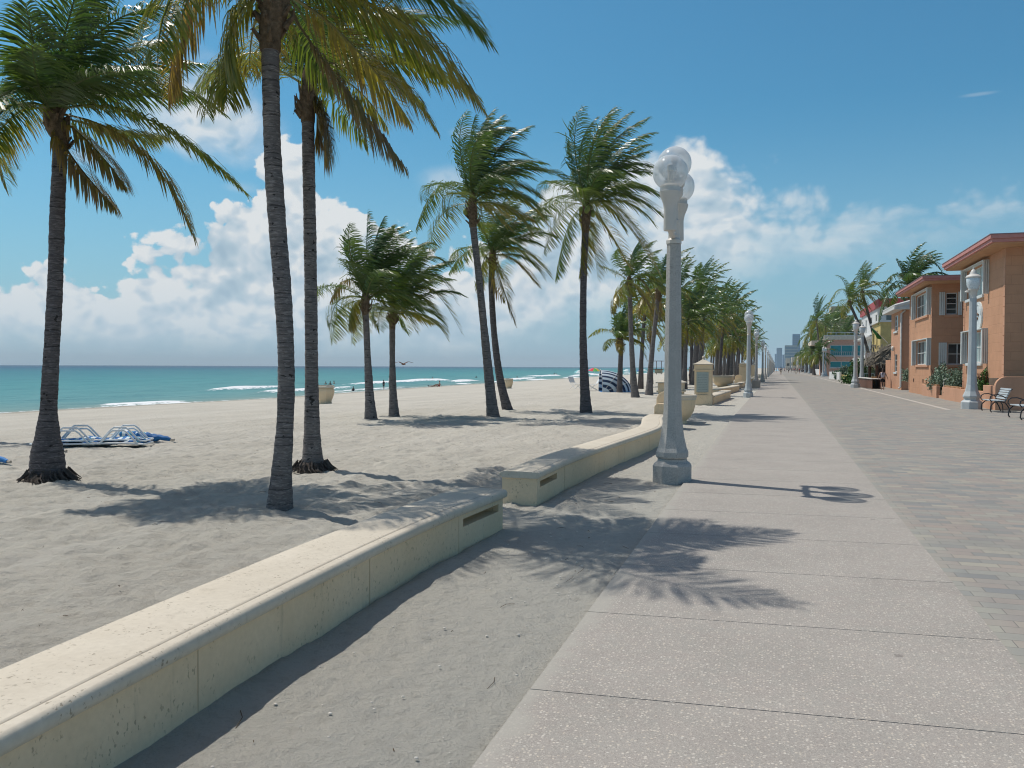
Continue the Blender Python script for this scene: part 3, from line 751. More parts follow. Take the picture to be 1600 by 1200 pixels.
l2 = lantern((6.30, 77.2, 0), 'blue-grey lantern lamp standing left of the cafe counter', LR)
copy_thing(l2, (7.45, 84.5, 0), 'blue-grey lantern lamp directly behind the black bin at the cafe', LR)
copy_thing(l2, (8.35, 172, 0), 'left one of the two close lantern lamps by the low white wall', LR)
copy_thing(l2, (9.05, 178, 0), 'right one of the two close lantern lamps by the low white wall', LR)
for Y in (230, 262, 300, 345): copy_thing(l2, (8.8, Y, 0), 'tiny distant lantern lamp among the crowd on the building side', LR)

# ================================================================== PALMS
GREENS = [(0.0, (.036, .088, .034)), (.3, (.075, .145, .034)), (.5, (.16, .205, .036)), (.65, (.30, .28, .042)), (.8, (.33, .25, .05)), (.92, (.30, .185, .06)), (1.0, (.21, .145, .095))]
def tint(a):
    a = min(max(a, 0), 1)
    for (p, c), (q, d) in zip(GREENS, GREENS[1:]):
        if a <= q: f = (a-p)/(q-p); return np.array(c)*(1-f)+np.array(d)*f
    return np.array(GREENS[-1][1])
WIND = np.array([.90, .27, -.05])
class Fr:
    """collects fronds: rachis tube and leaflets, with a colour per vertex"""
    def __init__(s): s.v = []; s.f = []; s.c = []; s.k = 0
    def add(s, v, f, c): s.v.append(v); s.f += [tuple(int(i)+s.k for i in q) for q in f]; s.c.append(c); s.k += len(v)
    def frond(s, P, age, nl=60, Lm=.72, rng=None, wind=.45, wide=.036, grav=.40, start=.14, r0=.022):
        P = np.array(P, float); n = len(P)
        d = np.linalg.norm(np.diff(P, axis=0), axis=1); L = np.concatenate([[0], np.cumsum(d)]); tot = L[-1]; sl = L/tot
        def at(x): return np.stack([np.interp(x, sl, P[:, i]) for i in range(3)], 1)
        # rachis: three sided tapered rod
        xs = np.linspace(0, 1, 12); C = at(xs); T = np.gradient(C, axis=0); T /= np.linalg.norm(T, axis=1)[:, None]
        up = np.array([0, 0, 1.0]); Sd = np.cross(T, up); Sd /= np.maximum(np.linalg.norm(Sd, axis=1), .05)[:, None]; Nn = np.cross(Sd, T)
        rr = (r0*(1-xs)**.8+.004)[:, None]; rr[0] *= 1.9
        V = np.concatenate([C+Sd*rr, C-Sd*rr, C+Nn*rr*1.1], 0); m = 12; F = []
        for i in range(m-1):
            for a, b in ((0, 1), (1, 2), (2, 0)): F.append((a*m+i, b*m+i, b*m+i+1, a*m+i+1))
        base = tint(age); rc = base*.45+np.array([.20, .20, .07])*.55 if age < .85 else np.array([.24, .16, .09])
        s.add(V, F, np.tile(rc, (len(V), 1)))
        # leaflets
        x = np.linspace(start, .995, nl); x = np.clip(x+rng.normal(0, .15/nl, nl), start, .998)
        for sg in (-1, 1):
            C = at(x); T = (at(np.clip(x+.02, 0, 1))-at(np.clip(x-.02, 0, 1))); T /= np.linalg.norm(T, axis=1)[:, None]
            Sd = np.cross(T, up); Sd /= np.maximum(np.linalg.norm(Sd, axis=1), .08)[:, None]; Nn = np.cross(Sd, T)
            prof = np.sin(pi*np.clip((x-start)/(1-start)*.86+.13, 0, 1))**.75
            ln = (Lm*prof*(1+rng.normal(0, .07, nl)))[:, None]; ln = np.maximum(ln, Lm*.28)
            fw_ = .42+.50*x[:, None]**2
            D0 = Sd*sg*.9 + T*fw_ + Nn*.22 + WIND*wind*.55 + np.array([0, 0, -grav*.4])+rng.normal(0, .11, (nl, 3))
            D0 /= np.linalg.norm(D0, axis=1)[:, None]
            D1 = D0 + WIND*wind*1.1 + np.array([0, 0, -grav*1.3])*(1+age*.8)+rng.normal(0, .07, (nl, 3)); D1 /= np.linalg.norm(D1, axis=1)[:, None]
            D2 = D1 + WIND*wind*.5 + np.array([0, 0, -grav])*1.3; D2 /= np.linalg.norm(D2, axis=1)[:, None]
            wv = T*.85+Nn*.35; wv -= D0*(wv*D0).sum(1)[:, None]; wv /= np.linalg.norm(wv, axis=1)[:, None]
            hw = wide/2*(.6+.3*prof[:, None])
            a0 = C; a1 = C+D0*ln*.4; a2 = a1+D1*ln*.33; a3 = a2+D2*ln*.27
            V = np.stack([a0-wv*hw*.5, a0+wv*hw*.5, a1-wv*hw, a1+wv*hw, a2-wv*hw*.75, a2+wv*hw*.75, a3], 1).reshape(-1, 3)
            F = []
            for i in range(nl):
                k = i*7; F += [(k, k+1, k+3, k+2), (k+2, k+3, k+5, k+4), (k+4, k+5, k+6)]
            la = np.clip(age+rng.normal(0, .05, nl)+(.10 if sg > 0 else 0)*age, 0, 1)
            cc = np.stack([tint(q) for q in la]); tipc = np.stack([tint(min(1, q*1.15+.10+.25*max(0, q-.4))) for q in la])
            dead = (np.array([.17, .14, .12]))
            cl = np.stack([cc, cc, cc, cc, cc*.5+tipc*.5, cc*.5+tipc*.5, tipc*(1-.4*age)+dead*.4*age], 1).reshape(-1, 3)
            s.add(V, F, cl)
    def build(s, name, parent=None, org=None):
        V = np.concatenate(s.v); C = np.concatenate(s.c)
        o_ = ORG.get(parent.name, Vector()) if parent else Vector(org or (0, 0, 0)); V = V-np.array(o_)
        me = bpy.data.meshes.new(name); me.from_pydata(V.tolist(), [], s.f)
        a = me.color_attributes.new('tint', 'FLOAT_COLOR', 'POINT'); a.data.foreach_set('color', np.concatenate([C, np.ones((len(C), 1))], 1).ravel().astype(np.float32))
        me.materials.append(m_leaf); o = bpy.data.objects.new(name, me); COL.objects.link(o)
        if parent: o.parent = parent; ORG[o.name] = o_
        return o
def sim(c, azm, e, L, wind=.5, g=.9, n=14):
    """a frond that leaves the crown at compass angle azm and elevation e, bent by its weight and the sea wind"""
    d = np.array([cos(azm)*cos(e), sin(azm)*cos(e), sin(e)]); p = np.array(c, float); out = [p.copy()]
    for i in range(n):
        s_ = (i+1)/n
        d = d+np.array([0, 0, -1])*g*s_*2.2/n*(.35+abs(cos(e)))+WIND*wind*1.8*s_/n; d /= np.linalg.norm(d); p = p+d*L/n; out.append(p.copy())
    return out
def auto_fronds(c, n, L, rng, wind=.55, emax=88, emin=-25, age0=.05, age1=.75):
    r = []
    for i in range(n):
        f = i/max(n-1, 1); e = radians(emax+(emin-emax)*f**.85+rng.normal(0, 6)); a = ((i*2.39996+pi) % (2*pi)-pi); a = a*(.55+.4*f)+rng.normal(0, .15)
        lee = .5+.5*cos(a)
        r.append((sim(c, a, e, L*(.8+.2*sin(pi*min(1, f+.25)))*(1+rng.normal(0, .05)), wind*1.5*(1-.4*f), .45+.75*f+.25*rng.rand()), age0+(age1-age0)*f**1.6+rng.normal(0, .04)))
    return r
def trunk(path, rad, parent, m, rings=.06, flare=.0):
    """path of points; rad list matching; ring scars modelled into the surface"""
    P = [Vector(p) for p in path]
    dense = []; rr = []
    for i in range(len(P)-1):
        p0, p1, p2, p3 = P[max(i-1, 0)], P[i], P[i+1], P[min(i+2, len(P)-1)]
        n = max(2, int((p2-p1).length/.035))
        for k in range(n):
            t = k/n; dense.append(.5*((2*p1)+(-p0+p2)*t+(2*p0-5*p1+4*p2-p3)*t*t+(-p0+3*p1-3*p2+p3)*t**3)); rr.append(rad[i]*(1-t)+rad[i+1]*t)
    dense.append(P[-1]); rr.append(rad[-1])
    acc = 0; out = []
    for i, (p, r) in enumerate(zip(dense, rr)):
        if i: acc += (p-dense[i-1]).length
        h = p.z-dense[0].z
        fl = flare*math.exp(-max(h, 0)/.16)
        ph = (acc/rings+.35*sin(acc*3)+.2*sin(acc*11)) % 1
        out.append(r*(1+.06*(ph-.5)+.018*sin(acc*23)+.02*sin(acc*5.3))+fl)
    return MB().tube(dense, out, 16).build('trunk', m, parent, smooth='all')
def bez(P0, M, P2, n=12):
    P0, M, P2 = map(np.array, (P0, M, P2)); C = 2*M-.5*(P0+P2)
    return [(1-t)**2*P0+2*t*(1-t)*C+t*t*P2 for t in np.linspace(0, 1, n)]
def palm(label, dep_uv, tpx, rad, crown_uv, fr, nauto=8, Lf=3.4, group='coconut palms on the sand', m=None, nl=60, Lm=.72, seed=1, flare=.08, nuts=0, roots=0,
         wide=.036, Lauto=None, auto_age=(.02, .5), wind=.45, emin=5, minlen=.85, away=False):
    m = m or m_trunk
    b = spot(*dep_uv); dep = depth_of(b); rng = np.random.RandomState(seed)
    root = thing('palm_tree', label, 'palm tree', tuple(b), group)
    tp = [far(u, v, dep) for u, v in tpx]; tp[0] = Vector((tp[0].x, tp[0].y, b.z-.12))
    trunk(tp, rad, root, m, flare=flare)
    c = far(*crown_uv, dep)
    # crown heart
    tt_ = tp[-1]; hv = c-tt_
    r_ = rad[-1]
    hm = MB().tube([tt_-Vector((0, 0, .22)), tt_+hv*.0, tt_+hv*.35, tt_+hv*.75, c+Vector((0, 0, .18)), c+Vector((.03, 0, .5))], [r_*1.02, r_*1.12, r_*1.28, r_*1.3, r_*1.0, .03], 12)
    rg = random.Random(seed)
    for i in range(16):
        a = rg.uniform(0, 2*pi); z0 = rg.uniform(-.25, .1); q = tt_+hv*rg.uniform(.0, .8)
        hm.tube([q+Vector((cos(a)*r_, sin(a)*r_, z0)), q+Vector((cos(a)*r_*2.0, sin(a)*r_*1.7, z0+.12)), q+Vector((cos(a)*r_*2.1, sin(a)*r_*2.1, z0+rg.uniform(.0, .3)))], [.035, .022, .006], 5)
    crown = hm.build('crown', m_fibre, root, smooth=True)
    def one(P, age):
        F = Fr(); F.frond(P, age, nl=nl, Lm=Lm*(.9+.2*rng.rand()), rng=rng, wind=wind*(1.0 if age < .8 else .5), wide=wide, grav=.30+.35*age)
        F.build('frond', crown)
    for q in fr:
        if len(q) == 3: (mu, mv), (tu, tv), age = q; st = crown_uv; sg = 1 if rng.rand() > .5 or away else -1
        else: (mu, mv), (tu, tv), age, sg, st = q; st = st or crown_uv
        sc = FPX/dep
        l2 = hypot(mu-st[0], mv-st[1])/sc+hypot(tu-mu, tv-mv)/sc
        want = Lf*minlen; dd = sqrt(max(0, want*want-l2*l2))*.75*sg+rng.normal(0, .12)
        one(bez(far(*st, dep), far(mu, mv, dep+dd*.55), far(tu, tv, dep+dd)), age)
    for P, age in auto_fronds(c, nauto, Lauto or Lf, rng, age0=auto_age[0], age1=auto_age[1], emin=emin): one(P, max(0, age))
    for i in range(nuts):
        a = rg.uniform(0, 2*pi); q = c+Vector((cos(a)*.22, sin(a)*.22, -.12-rg.uniform(0, .2)))
        MB().ball(q, .095, 10, 7, (1, 1, 1.25)).build('coconut', m_nut, crown, smooth='all')
    if roots:
        mb = MB(); rg = random.Random(seed+5)
        for i in range(roots):
            a = rg.uniform(0, 2*pi); r0_ = rad[0]*1.05+flare; l = rg.uniform(.04, .17); h = rg.uniform(.03, .16)
            x0, y0 = b.x+cos(a)*r0_*.86, b.y+sin(a)*r0_*.86
            mb.tube([(x0, y0, b.z+h), (b.x+cos(a)*(r0_+l*.4), b.y+sin(a)*(r0_+l*.4), b.z+h*.35), (b.x+cos(a+.15)*(r0_+l), b.y+sin(a+.15)*(r0_+l), b.z-.02)], [.016, .012, .005], 4)
        mb.lathe([(rad[0]+flare*1.1, -.1), (rad[0]+flare*.9, .03), (rad[0]+flare*.5, .08), (rad[0]*.9, .12)], b, 18)
        mb.build('root_mass', m_root, root, smooth=True)
    return root
PG = 'coconut palms on the sand'
palm('leftmost foreground palm, dark trunk with a flared rooty base, beside the white loungers', (76, 748), [(76, 750), (74, 712), (76, 640), (80, 560), (86, 450), (90, 320), (94, 240), (94, 212)],
     [.205, .225, .115, .110, .104, .103, .100, .11], (80, 178),
     [((215, 180), (382, 300), .42), ((215, 232), (303, 372), .74), ((140, 225), (196, 292), .78, 0, None), ((108, 240), (180, 325), .88, 0, None), ((220, 128), (350, 178), .30),
      ((170, 92), (268, 66), .12), ((150, 55), (258, 10), .08), ((90, 100), (125, -30), .02), ((62, 110), (40, 5), .05), ((60, 132), (50, 70), .12),
      ((35, 138), (-60, 205), .22), ((25, 178), (-55, 285), .62), ((130, 125), (252, 108), .1), ((105, 62), (180, -45), .03), ((140, 25), (205, -70), .03),
      ((170, 148), (298, 152), .2), ((120, 110), (215, 40), .06), ((190, 110), (315, 100), .18), ((160, 200), (260, 215), .45)],
     nauto=3, Lf=3.0, Lauto=2.4, m=m_trunkd, seed=11, flare=.10, roots=110, nl=84, Lm=.68, wind=.24, wide=.030)
palm('tall foreground palm whose brown-ringed trunk leans left and leaves the top of the frame', (435, 797), [(436, 799), (440, 740), (446, 650), (447, 560), (442, 460), (434, 360), (426, 240), (423, 120), (422, 50)],
     [.160, .118, .096, .097, .100, .103, .101, .098, .115], (436, -12),
     [((318, -38), (262, 152), .86, 0, None), ((370, 28), (354, 158), .52, 0, None), ((606, 20), (752, 168), .60, 0, None), ((618, -42), (764, 64), .32), ((524, 122), (629, 258), .98, 0, (452, 20)),
      ((560, 10), (690, 120), .45), ((540, -80), (660, -120), .1), ((480, -130), (560, -240), .03), ((430, -140), (440, -270), .02), ((370, -120), (330, -230), .05), ((330, -90), (230, -130), .12),
      ((560, -60), (720, -20), .2), ((540, 60), (640, 190), .72), ((400, 30), (390, 110), .7)],
     nauto=8, Lf=3.1, Lauto=2.9, seed=23, flare=.035, roots=0, nl=84, Lm=.80, away=True, wind=.24, wide=.030)
palm('slimmer foreground palm behind the tallest one, with a frayed root mound', (488, 733), [(490, 736), (488, 700), (487, 600), (486, 480), (484, 350), (482, 240), (481, 170)],
     [.19, .145, .108, .103, .102, .100, .108], (482, 138),
     [((582, 104), (682, 205), .60, 0, None), ((500, 168), (510, 246), .92, 0, None), ((492, 160), (496, 215), .85, 0, None), ((400, 82), (306, 138), .34, 0, None), ((490, 62), (520, -25), .06), ((540, 62), (610, 10), .1), ((562, 58), (672, 58), .2),
      ((572, 84), (706, 122), .35), ((462, 78), (440, 5), .08), ((542, 128), (606, 200), .6), ((600, 90), (745, 150), .5), ((510, 50), (560, -40), .05), ((560, 100), (660, 160), .5)],
     nauto=8, Lf=3.2, seed=37, flare=.07, roots=90, nl=78, Lm=.76, away=True, wind=.24, wide=.030, emin=20)
palm('short stout palm, left one of the small pair in the middle of the beach', (580, 656), [(580, 658), (577, 610), (574, 550), (572, 500), (571, 482)],
     [.20, .135, .10, .095, .10], (571, 468),
     [((545, 437), (517, 470), .9, 0, None), ((553, 478), (545, 512), .6, 0, None), ((560, 412), (542, 378), .1), ((572, 402), (575, 332), .02), ((590, 388), (628, 354), .05),
      ((600, 402), (657, 412), .15), ((602, 425), (668, 442), .25), ((600, 452), (650, 478), .4), ((555, 430), (530, 405), .2), ((582, 392), (600, 340), .02), ((600, 410), (640, 380), .1)],
     nauto=18, Lf=2.6, seed=41, flare=.06, nl=54, Lm=.72, wide=.034, wind=.72)
palm('short stout palm, right one of the small pair in the middle of the beach', (616, 650), [(616, 652), (614, 610), (613, 560), (613, 505)],
     [.18, .125, .095, .10], (615, 492),
     [((664, 448), (722, 522), .48, 0, None), ((668, 430), (714, 474), .3), ((655, 408), (706, 420), .2), ((645, 395), (686, 386), .1), ((624, 408), (646, 372), .04),
      ((596, 440), (588, 398), .08), ((640, 488), (676, 505), .6), ((650, 460), (700, 520), .5), ((590, 480), (575, 495), .55)],
     nauto=18, Lf=2.7, seed=43, flare=.05, nl=54, Lm=.72, wide=.034, wind=.72)
palm('tall palm leaning left, front one of the crossing pair in mid beach', (770, 651), [(771, 653), (764, 590), (756, 510), (748, 430), (741, 370), (739, 345)],
     [.21, .16, .125, .115, .112, .125], (738, 318),
     [((690, 290), (650, 358), .3, 0, None), ((733, 240), (742, 182), .02), ((745, 222), (792, 188), .04), ((760, 215), (818, 214), .08), ((762, 240), (828, 246), .12), ((776, 256), (852, 268), .25),
      ((780, 282), (850, 312), .35), ((790, 295), (856, 352), .66), ((776, 320), (836, 345), .72), ((765, 325), (802, 362), .6), ((724, 250), (728, 212), .06), ((755, 230), (800, 200), .05), ((770, 268), (835, 280), .2)],
     nauto=18, Lf=3.3, seed=47, flare=.06, nuts=2, nl=58, Lm=.85, wide=.034, wind=.72)
palm('dark trunked palm leaning left, rear one of the crossing pair in mid beach', (793, 640), [(794, 641), (781, 590), (772, 520), (768, 450), (769, 415)],
     [.20, .15, .12, .115, .125], (770, 400),
     [((736, 390), (702, 426), .34, 0, None), ((764, 365), (776, 335), .04), ((790, 358), (824, 350), .1), ((800, 374), (848, 385), .2), ((812, 390), (860, 432), .5), ((800, 405), (842, 448), .7),
      ((786, 452), (805, 507), 1.0, 0, None), ((750, 420), (744, 452), .6, 0, None), ((780, 440), (790, 470), .8), ((775, 370), (800, 340), .05)],
     nauto=16, Lf=3.0, m=m_trunkd, seed=53, flare=.05, nl=52, Lm=.8, wide=.036, wind=.72)
palm('full crowned palm with a straight black trunk left of the nearest lamp post', (916, 645), [(916, 647), (913, 590), (911, 520), (912, 430), (915, 355)],
     [.23, .165, .13, .12, .13], (917, 322),
     [((872, 274), (838, 266), .2), ((870, 308), (836, 348), .35), ((890, 350), (868, 436), .34, 0, None), ((914, 372), (905, 432), .6, 0, None), ((926, 375), (934, 436), .62, 0, None),
      ((905, 240), (932, 184), .04), ((930, 236), (986, 175), .05), ((942, 240), (1012, 184), .08), ((945, 270), (1014, 236), .1), ((962, 264), (1026, 262), .12), ((972, 290), (1040, 312), .2),
      ((972, 302), (1044, 346), .3), ((960, 322), (1018, 400), .5), ((962, 332), (1032, 432), .75), ((898, 262), (890, 222), .1), ((945, 350), (985, 420), .7), ((880, 330), (850, 395), .4), ((935, 215), (960, 168), .03)],
     nauto=20, Lf=3.7, m=m_trunkd, seed=59, flare=.05, nuts=7, nl=60, Lm=.9, wide=.036, wind=.72)
palm('small palm growing right beside the striped beach tent', (968, 613), [(968, 614), (969, 580), (970, 550), (969, 538)],
     [.20, .17, .15, .19], (968, 532), [((944, 514), (920, 526), .5, 0, None), ((970, 502), (976, 474), .02), ((960, 500), (954, 478), .1), ((990, 515), (1014, 546), .3), ((990, 530), (1010, 562), .4)],
     nauto=16, Lf=2.5, seed=61, flare=.06, nl=38, Lm=.6, wide=.07, wind=.5, auto_age=(.02, .7), m=m_trunkd)
palm('pale slender palm just right of the striped tent', (993, 621), [(993, 622), (989, 580), (986, 520), (984, 455)],
     [.25, .16, .125, .13], (983, 440), [((960, 425), (938, 415), .45, 0, None), ((1005, 440), (1030, 500), .8, 0, None), ((1010, 430), (1040, 450), .5)], nauto=14, Lf=2.8, seed=67, flare=.05, nl=40, Lm=.68, wide=.065, auto_age=(.02, .85), emin=-35, nuts=3)
palm('palm leaning right, directly left of the nearest lamp post shaft', (1014, 617), [(1014, 618), (1017, 570), (1022, 520), (1028, 465)],
     [.25, .16, .125, .13], (1029, 448), [((1045, 460), (1060, 500), .7, 0, None)], nauto=15, Lf=3.0, seed=71, flare=.05, nl=40, Lm=.68, wide=.065, auto_age=(.02, .9), emin=-40)
palm('palm half hidden behind the nearest lamp post, leaning left', (1068, 607), [(1068, 608), (1065, 570), (1062, 500), (1060, 470)],
     [.28, .2, .16, .16], (1060, 455), [], nauto=15, Lf=3.1, seed=73, flare=.05, nl=34, Lm=.7, wide=.075, auto_age=(.02, .85), emin=-40, m=m_trunkd)
palm('thick dark palm rising behind the pier with the plate', (1091, 598), [(1090, 600), (1090, 560), (1090, 500), (1091, 470)],
     [.36, .30, .24, .22], (1092, 455), [((1075, 520), (1068, 545), .6, 0, (1085, 480))], nauto=17, Lf=3.6, seed=79, flare=.05, nl=36, Lm=.8, wide=.08, auto_age=(.02, .85), emin=-45, m=m_trunkd)
palm('palm just off the left edge with fronds reaching into the frame', (-70, 690), [(-70, 690), (-72, 500), (-75, 300), (-76, 240)], [.25, .16, .14, .14], (-78, 205),
     [((-20, 150), (40, 172), .15, 0, None), ((-25, 190), (28, 262), .5, 0, None), ((-30, 200), (12, 300), .6, 0, None)], nauto=8, Lf=3.0, seed=83, flare=.06, nl=50, Lm=.7, wind=.4)

# far palms: a few grown once, copied along the beach and the town side
def far_palm(seed, H, L, age, lean, m, nf=22, wide=.12, wind=.5, droop=-45, gname='palms receding along the beach'):
    rng = np.random.RandomState(seed)
    root = thing('palm_tree', 'x', 'palm tree', (0, 0, 0), gname)
    p = [Vector((0, 0, -.15)), Vector((lean*.1, 0, H*.3)), Vector((lean*.45, .05, H*.65)), Vector((lean, 0, H))]
    MB().tube(p, [.27, .18, .15, .16], 8).build('trunk', m, root, smooth='all')
    F = Fr()
    for P, a in auto_fronds(p[-1], nf, L, rng, wind=wind, age0=.03, age1=age, emin=droop):
        F.frond(P, max(0, a), nl=17, Lm=.8, rng=rng, wind=.4, wide=wide, r0=.035)
    F.build('crown', root)
    return root
VAR = [far_palm(101, 6.2, 3.3, .85, -.5, m_trunk), far_palm(103, 7.4, 3.5, .9, .4, m_trunkd), far_palm(107, 5.4, 3.1, .7, .2, m_trunk), far_palm(109, 7.0, 3.7, .95, -.2, m_trunkd), far_palm(113, 8.2, 3.4, .8, .6, m_trunk)]
rp = random.Random(99)
plan = []
ORD = 'first second third fourth fifth sixth seventh eighth ninth tenth eleventh twelfth thirteenth fourteenth fifteenth'.split()
CNT = {}
for u, v, lab in [(1081, 601, 'slim palm between the nearest lamp post and the pier with the plate'), (1114, 591, 'thin dark palm just right of the plate pier'), (1124, 596, 'grey palm with a rooty base between the pier and the second lamp post'),
               (1131, 592, 'slender pale palm between the rooty grey palm and the black one'), (1137, 597, 'black trunked palm halfway between the pier and the second lamp post'), (1152, 592, 'palm standing behind the far bowl planter')]:
    q = spot(u, v); plan.append((q.x, q.y, lab, rp.uniform(.92, 1.15)))
for Y in range(66, 420, 8):
    for X in ((-6.5, -11.5) if Y < 230 else (-7.5,)):
        if Y > 230 and Y % 16: continue
        plan.append((X+rp.uniform(-1.6, 1.6), Y+rp.uniform(-3, 3), None, rp.uniform(.8, 1.12)))
used = [False]*5
def zone(x, y):
    row = 'walkway side' if x > -9 else 'seaward side'
    if y < 103: b = 'between the second and third lamp posts'
    elif y < 127: b = 'just past the third lamp post'
    elif y < 160: b = 'around the fourth and fifth lamp posts'
    elif y < 230: b = 'beyond the fifth lamp post'
    elif y > 195: return 'tiny palm at the far end of the beach row'
    k = CNT[(row, b)] = CNT.get((row, b), -1)+1
    return '%s palm on the %s of the grove, %s' % (ORD[k], row, b)
for i, (x, y, lab, sc_) in enumerate(plan):
    k = rp.randrange(5); lab = lab or zone(x, y)
    if not used[k]:
        used[k] = True; o = VAR[k]; o.location = (x, y, gz(x, y)); o.scale = (sc_,)*3; o['label'] = lab; o.rotation_euler = (0, 0, rp.uniform(-.3, .3))
    else: copy_thing(VAR[k], (x, y, gz(x, y)), lab, rz=rp.uniform(-.4, .4), sc=sc_)

# ================================================================== BUILDINGS
def on_y(u, v, Y): d = ray(u, v); return CAMP+d*(Y/d.y)
def on_x(u, v, X): d = ray(u, v); return CAMP+d*(X/d.x)
def block_mat(name, col, blk=True, var=.08):
    m, T = mat(name, rough=.88, spec=.15)
    x, y, z = T.sep(T.P)
    v = T.comb(T.m('ADD', x, y), z, 0)
    bo = brick(T, v, 1, .80, .40, .5, .010)
    n = T.noise(T.P, 1.2, 6, .6)
    c = T.mix(T.lin(n, .3, .7), tuple(k*(1-var) for k in col), tuple(k*(1+var) for k in col))
    c = T.mix(T.m('MULTIPLY', T.step(T.noise(T.vm('MULTIPLY', T.P, (2, 2, .3)), 1.5, 5, .65), .55, .75), .18), c, tuple(k*.6 for k in col))
    c = T.mix(T.m('MULTIPLY', bo[1], .22 if blk else 0), c, tuple(k*.55 for k in col))
    T.put(T.b.inputs['Base Color'], c)
    T.put(T.b.inputs['Normal'], T.bump(T.m('ADD', T.m('MULTIPLY', bo[1], -1 if blk else 0), T.m('MULTIPLY', T.noise(T.P, 25, 3), .25)), .6, .015))
    return m
m_or = block_mat('orange_stucco', (.53, .295, .18))
m_or2 = block_mat('orange_stucco_smooth', (.55, .31, .20), blk=False)
m_fascia = plain('salmon_fascia', (.52, .23, .20), .6, .3, var=.1)
m_soffit = plain('soffit', (.50, .30, .17), .8, .2)
m_shut = plain('shutter_white', (.62, .66, .64), .5, .4, var=.06)
m_frame = plain('window_frame', (.62, .64, .62), .4, .4)
m_pane, T = mat('window_pane', (.03, .05, .055), .06, .8)
nzp = T.noise(T.P, .8, 3, .5)
T.put(T.b.inputs['Base Color'], T.mix(T.lin(nzp, .4, .6), (.012, .02, .025), (.05, .075, .08)))
m_blind = plain('blind', (.36, .47, .46), .35, .6, var=.15, scale=2)
m_roofw = plain('white_tile', (.60, .60, .57), .7, .3, var=.15)
m_ywall = plain('yellow_wall', (.62, .48, .20), .8, .2)
m_wwall = plain('white_wall', (.68, .68, .66), .7, .3)
m_red = plain('red_band', (.42, .08, .08), .6, .3)
m_pink = plain('pink_wall', (.66, .38, .28), .8, .2)
m_cream = plain('cream_wall', (.72, .62, .50), .8, .2)
m_beige = plain('beige_tower', (.45, .38, .25), .8, .2)
m_teal, T = mat('teal_glass', (.012, .27, .30), .25, .5)
m_rail = plain('pale_rail', (.55, .60, .60), .4, .4)
m_thatch, T = mat('thatch', rough=.95, spec=.1)
c = T.mix(T.lin(T.noise(T.vm('MULTIPLY', T.P, (9, 9, 2)), 2, 6, .7), .35, .65), (.10, .085, .065), (.30, .27, .22))
T.put(T.b.inputs['Base Color'], c); T.put(T.b.inputs['Normal'], T.bump(T.noise(T.P, 14, 5, .7), 1, .08))
m_brown = plain('brown_planks', (.14, .065, .04), .6, .3, var=.3, scale=12)
m_black = plain('black_iron', (.02, .02, .022), .35, .5)
m_slat = plain('grey_slats', (.42, .47, .49), .5, .4, var=.15, scale=18)

def wallface(mb, o, U, n, W, z0, z1, holes, rev=.14):
    """flat wall at o running W along U, outward normal n, with openings (u0,u1,za,zb) and their reveals"""
    us = sorted({0, W, *[h[0] for h in holes], *[h[1] for h in holes]}); zs = sorted({z0, z1, *[h[2] for h in holes], *[h[3] for h in holes]})
    o = Vector(o); U = Vector(U); n = Vector(n)
    P = lambda u, z, d=0: o+U*u+Vector((0, 0, z))-n*d
    for a, b in zip(us, us[1:]):
        for c, d in zip(zs, zs[1:]):
            if any(h[0] <= a and b <= h[1] and h[2] <= c and d <= h[3] for h in holes): continue
            mb.add([P(a, c), P(b, c), P(b, d), P(a, d)], [(0, 1, 2, 3)])
    for a, b, c, d in holes:
        for q in ([P(a, c), P(a, d), P(a, d, rev), P(a, c, rev)], [P(b, c), P(b, d), P(b, d, rev), P(b, c, rev)], [P(a, c), P(b, c), P(b, c, rev), P(a, c, rev)], [P(a, d), P(b, d), P(b, d, rev), P(a, d, rev)]):
            mb.add(q, [(0, 1, 2, 3)])
def lbox(mb, o, U, n, u0, u1, z0, z1, d0, d1):
    """box in wall coordinates; d is the distance out of the wall"""
    o = Vector(o); U = Vector(U); n = Vector(n)
    ps = [o+U*u+Vector((0, 0, z))+n*d for z in (z0, z1) for u, d in ((u0, d0), (u1, d0), (u1, d1), (u0, d1))]
    mb.add(ps, [(0, 3, 2, 1), (4, 5, 6, 7), (0, 1, 5, 4), (1, 2, 6, 5), (2, 3, 7, 6), (3, 0, 4, 7)])
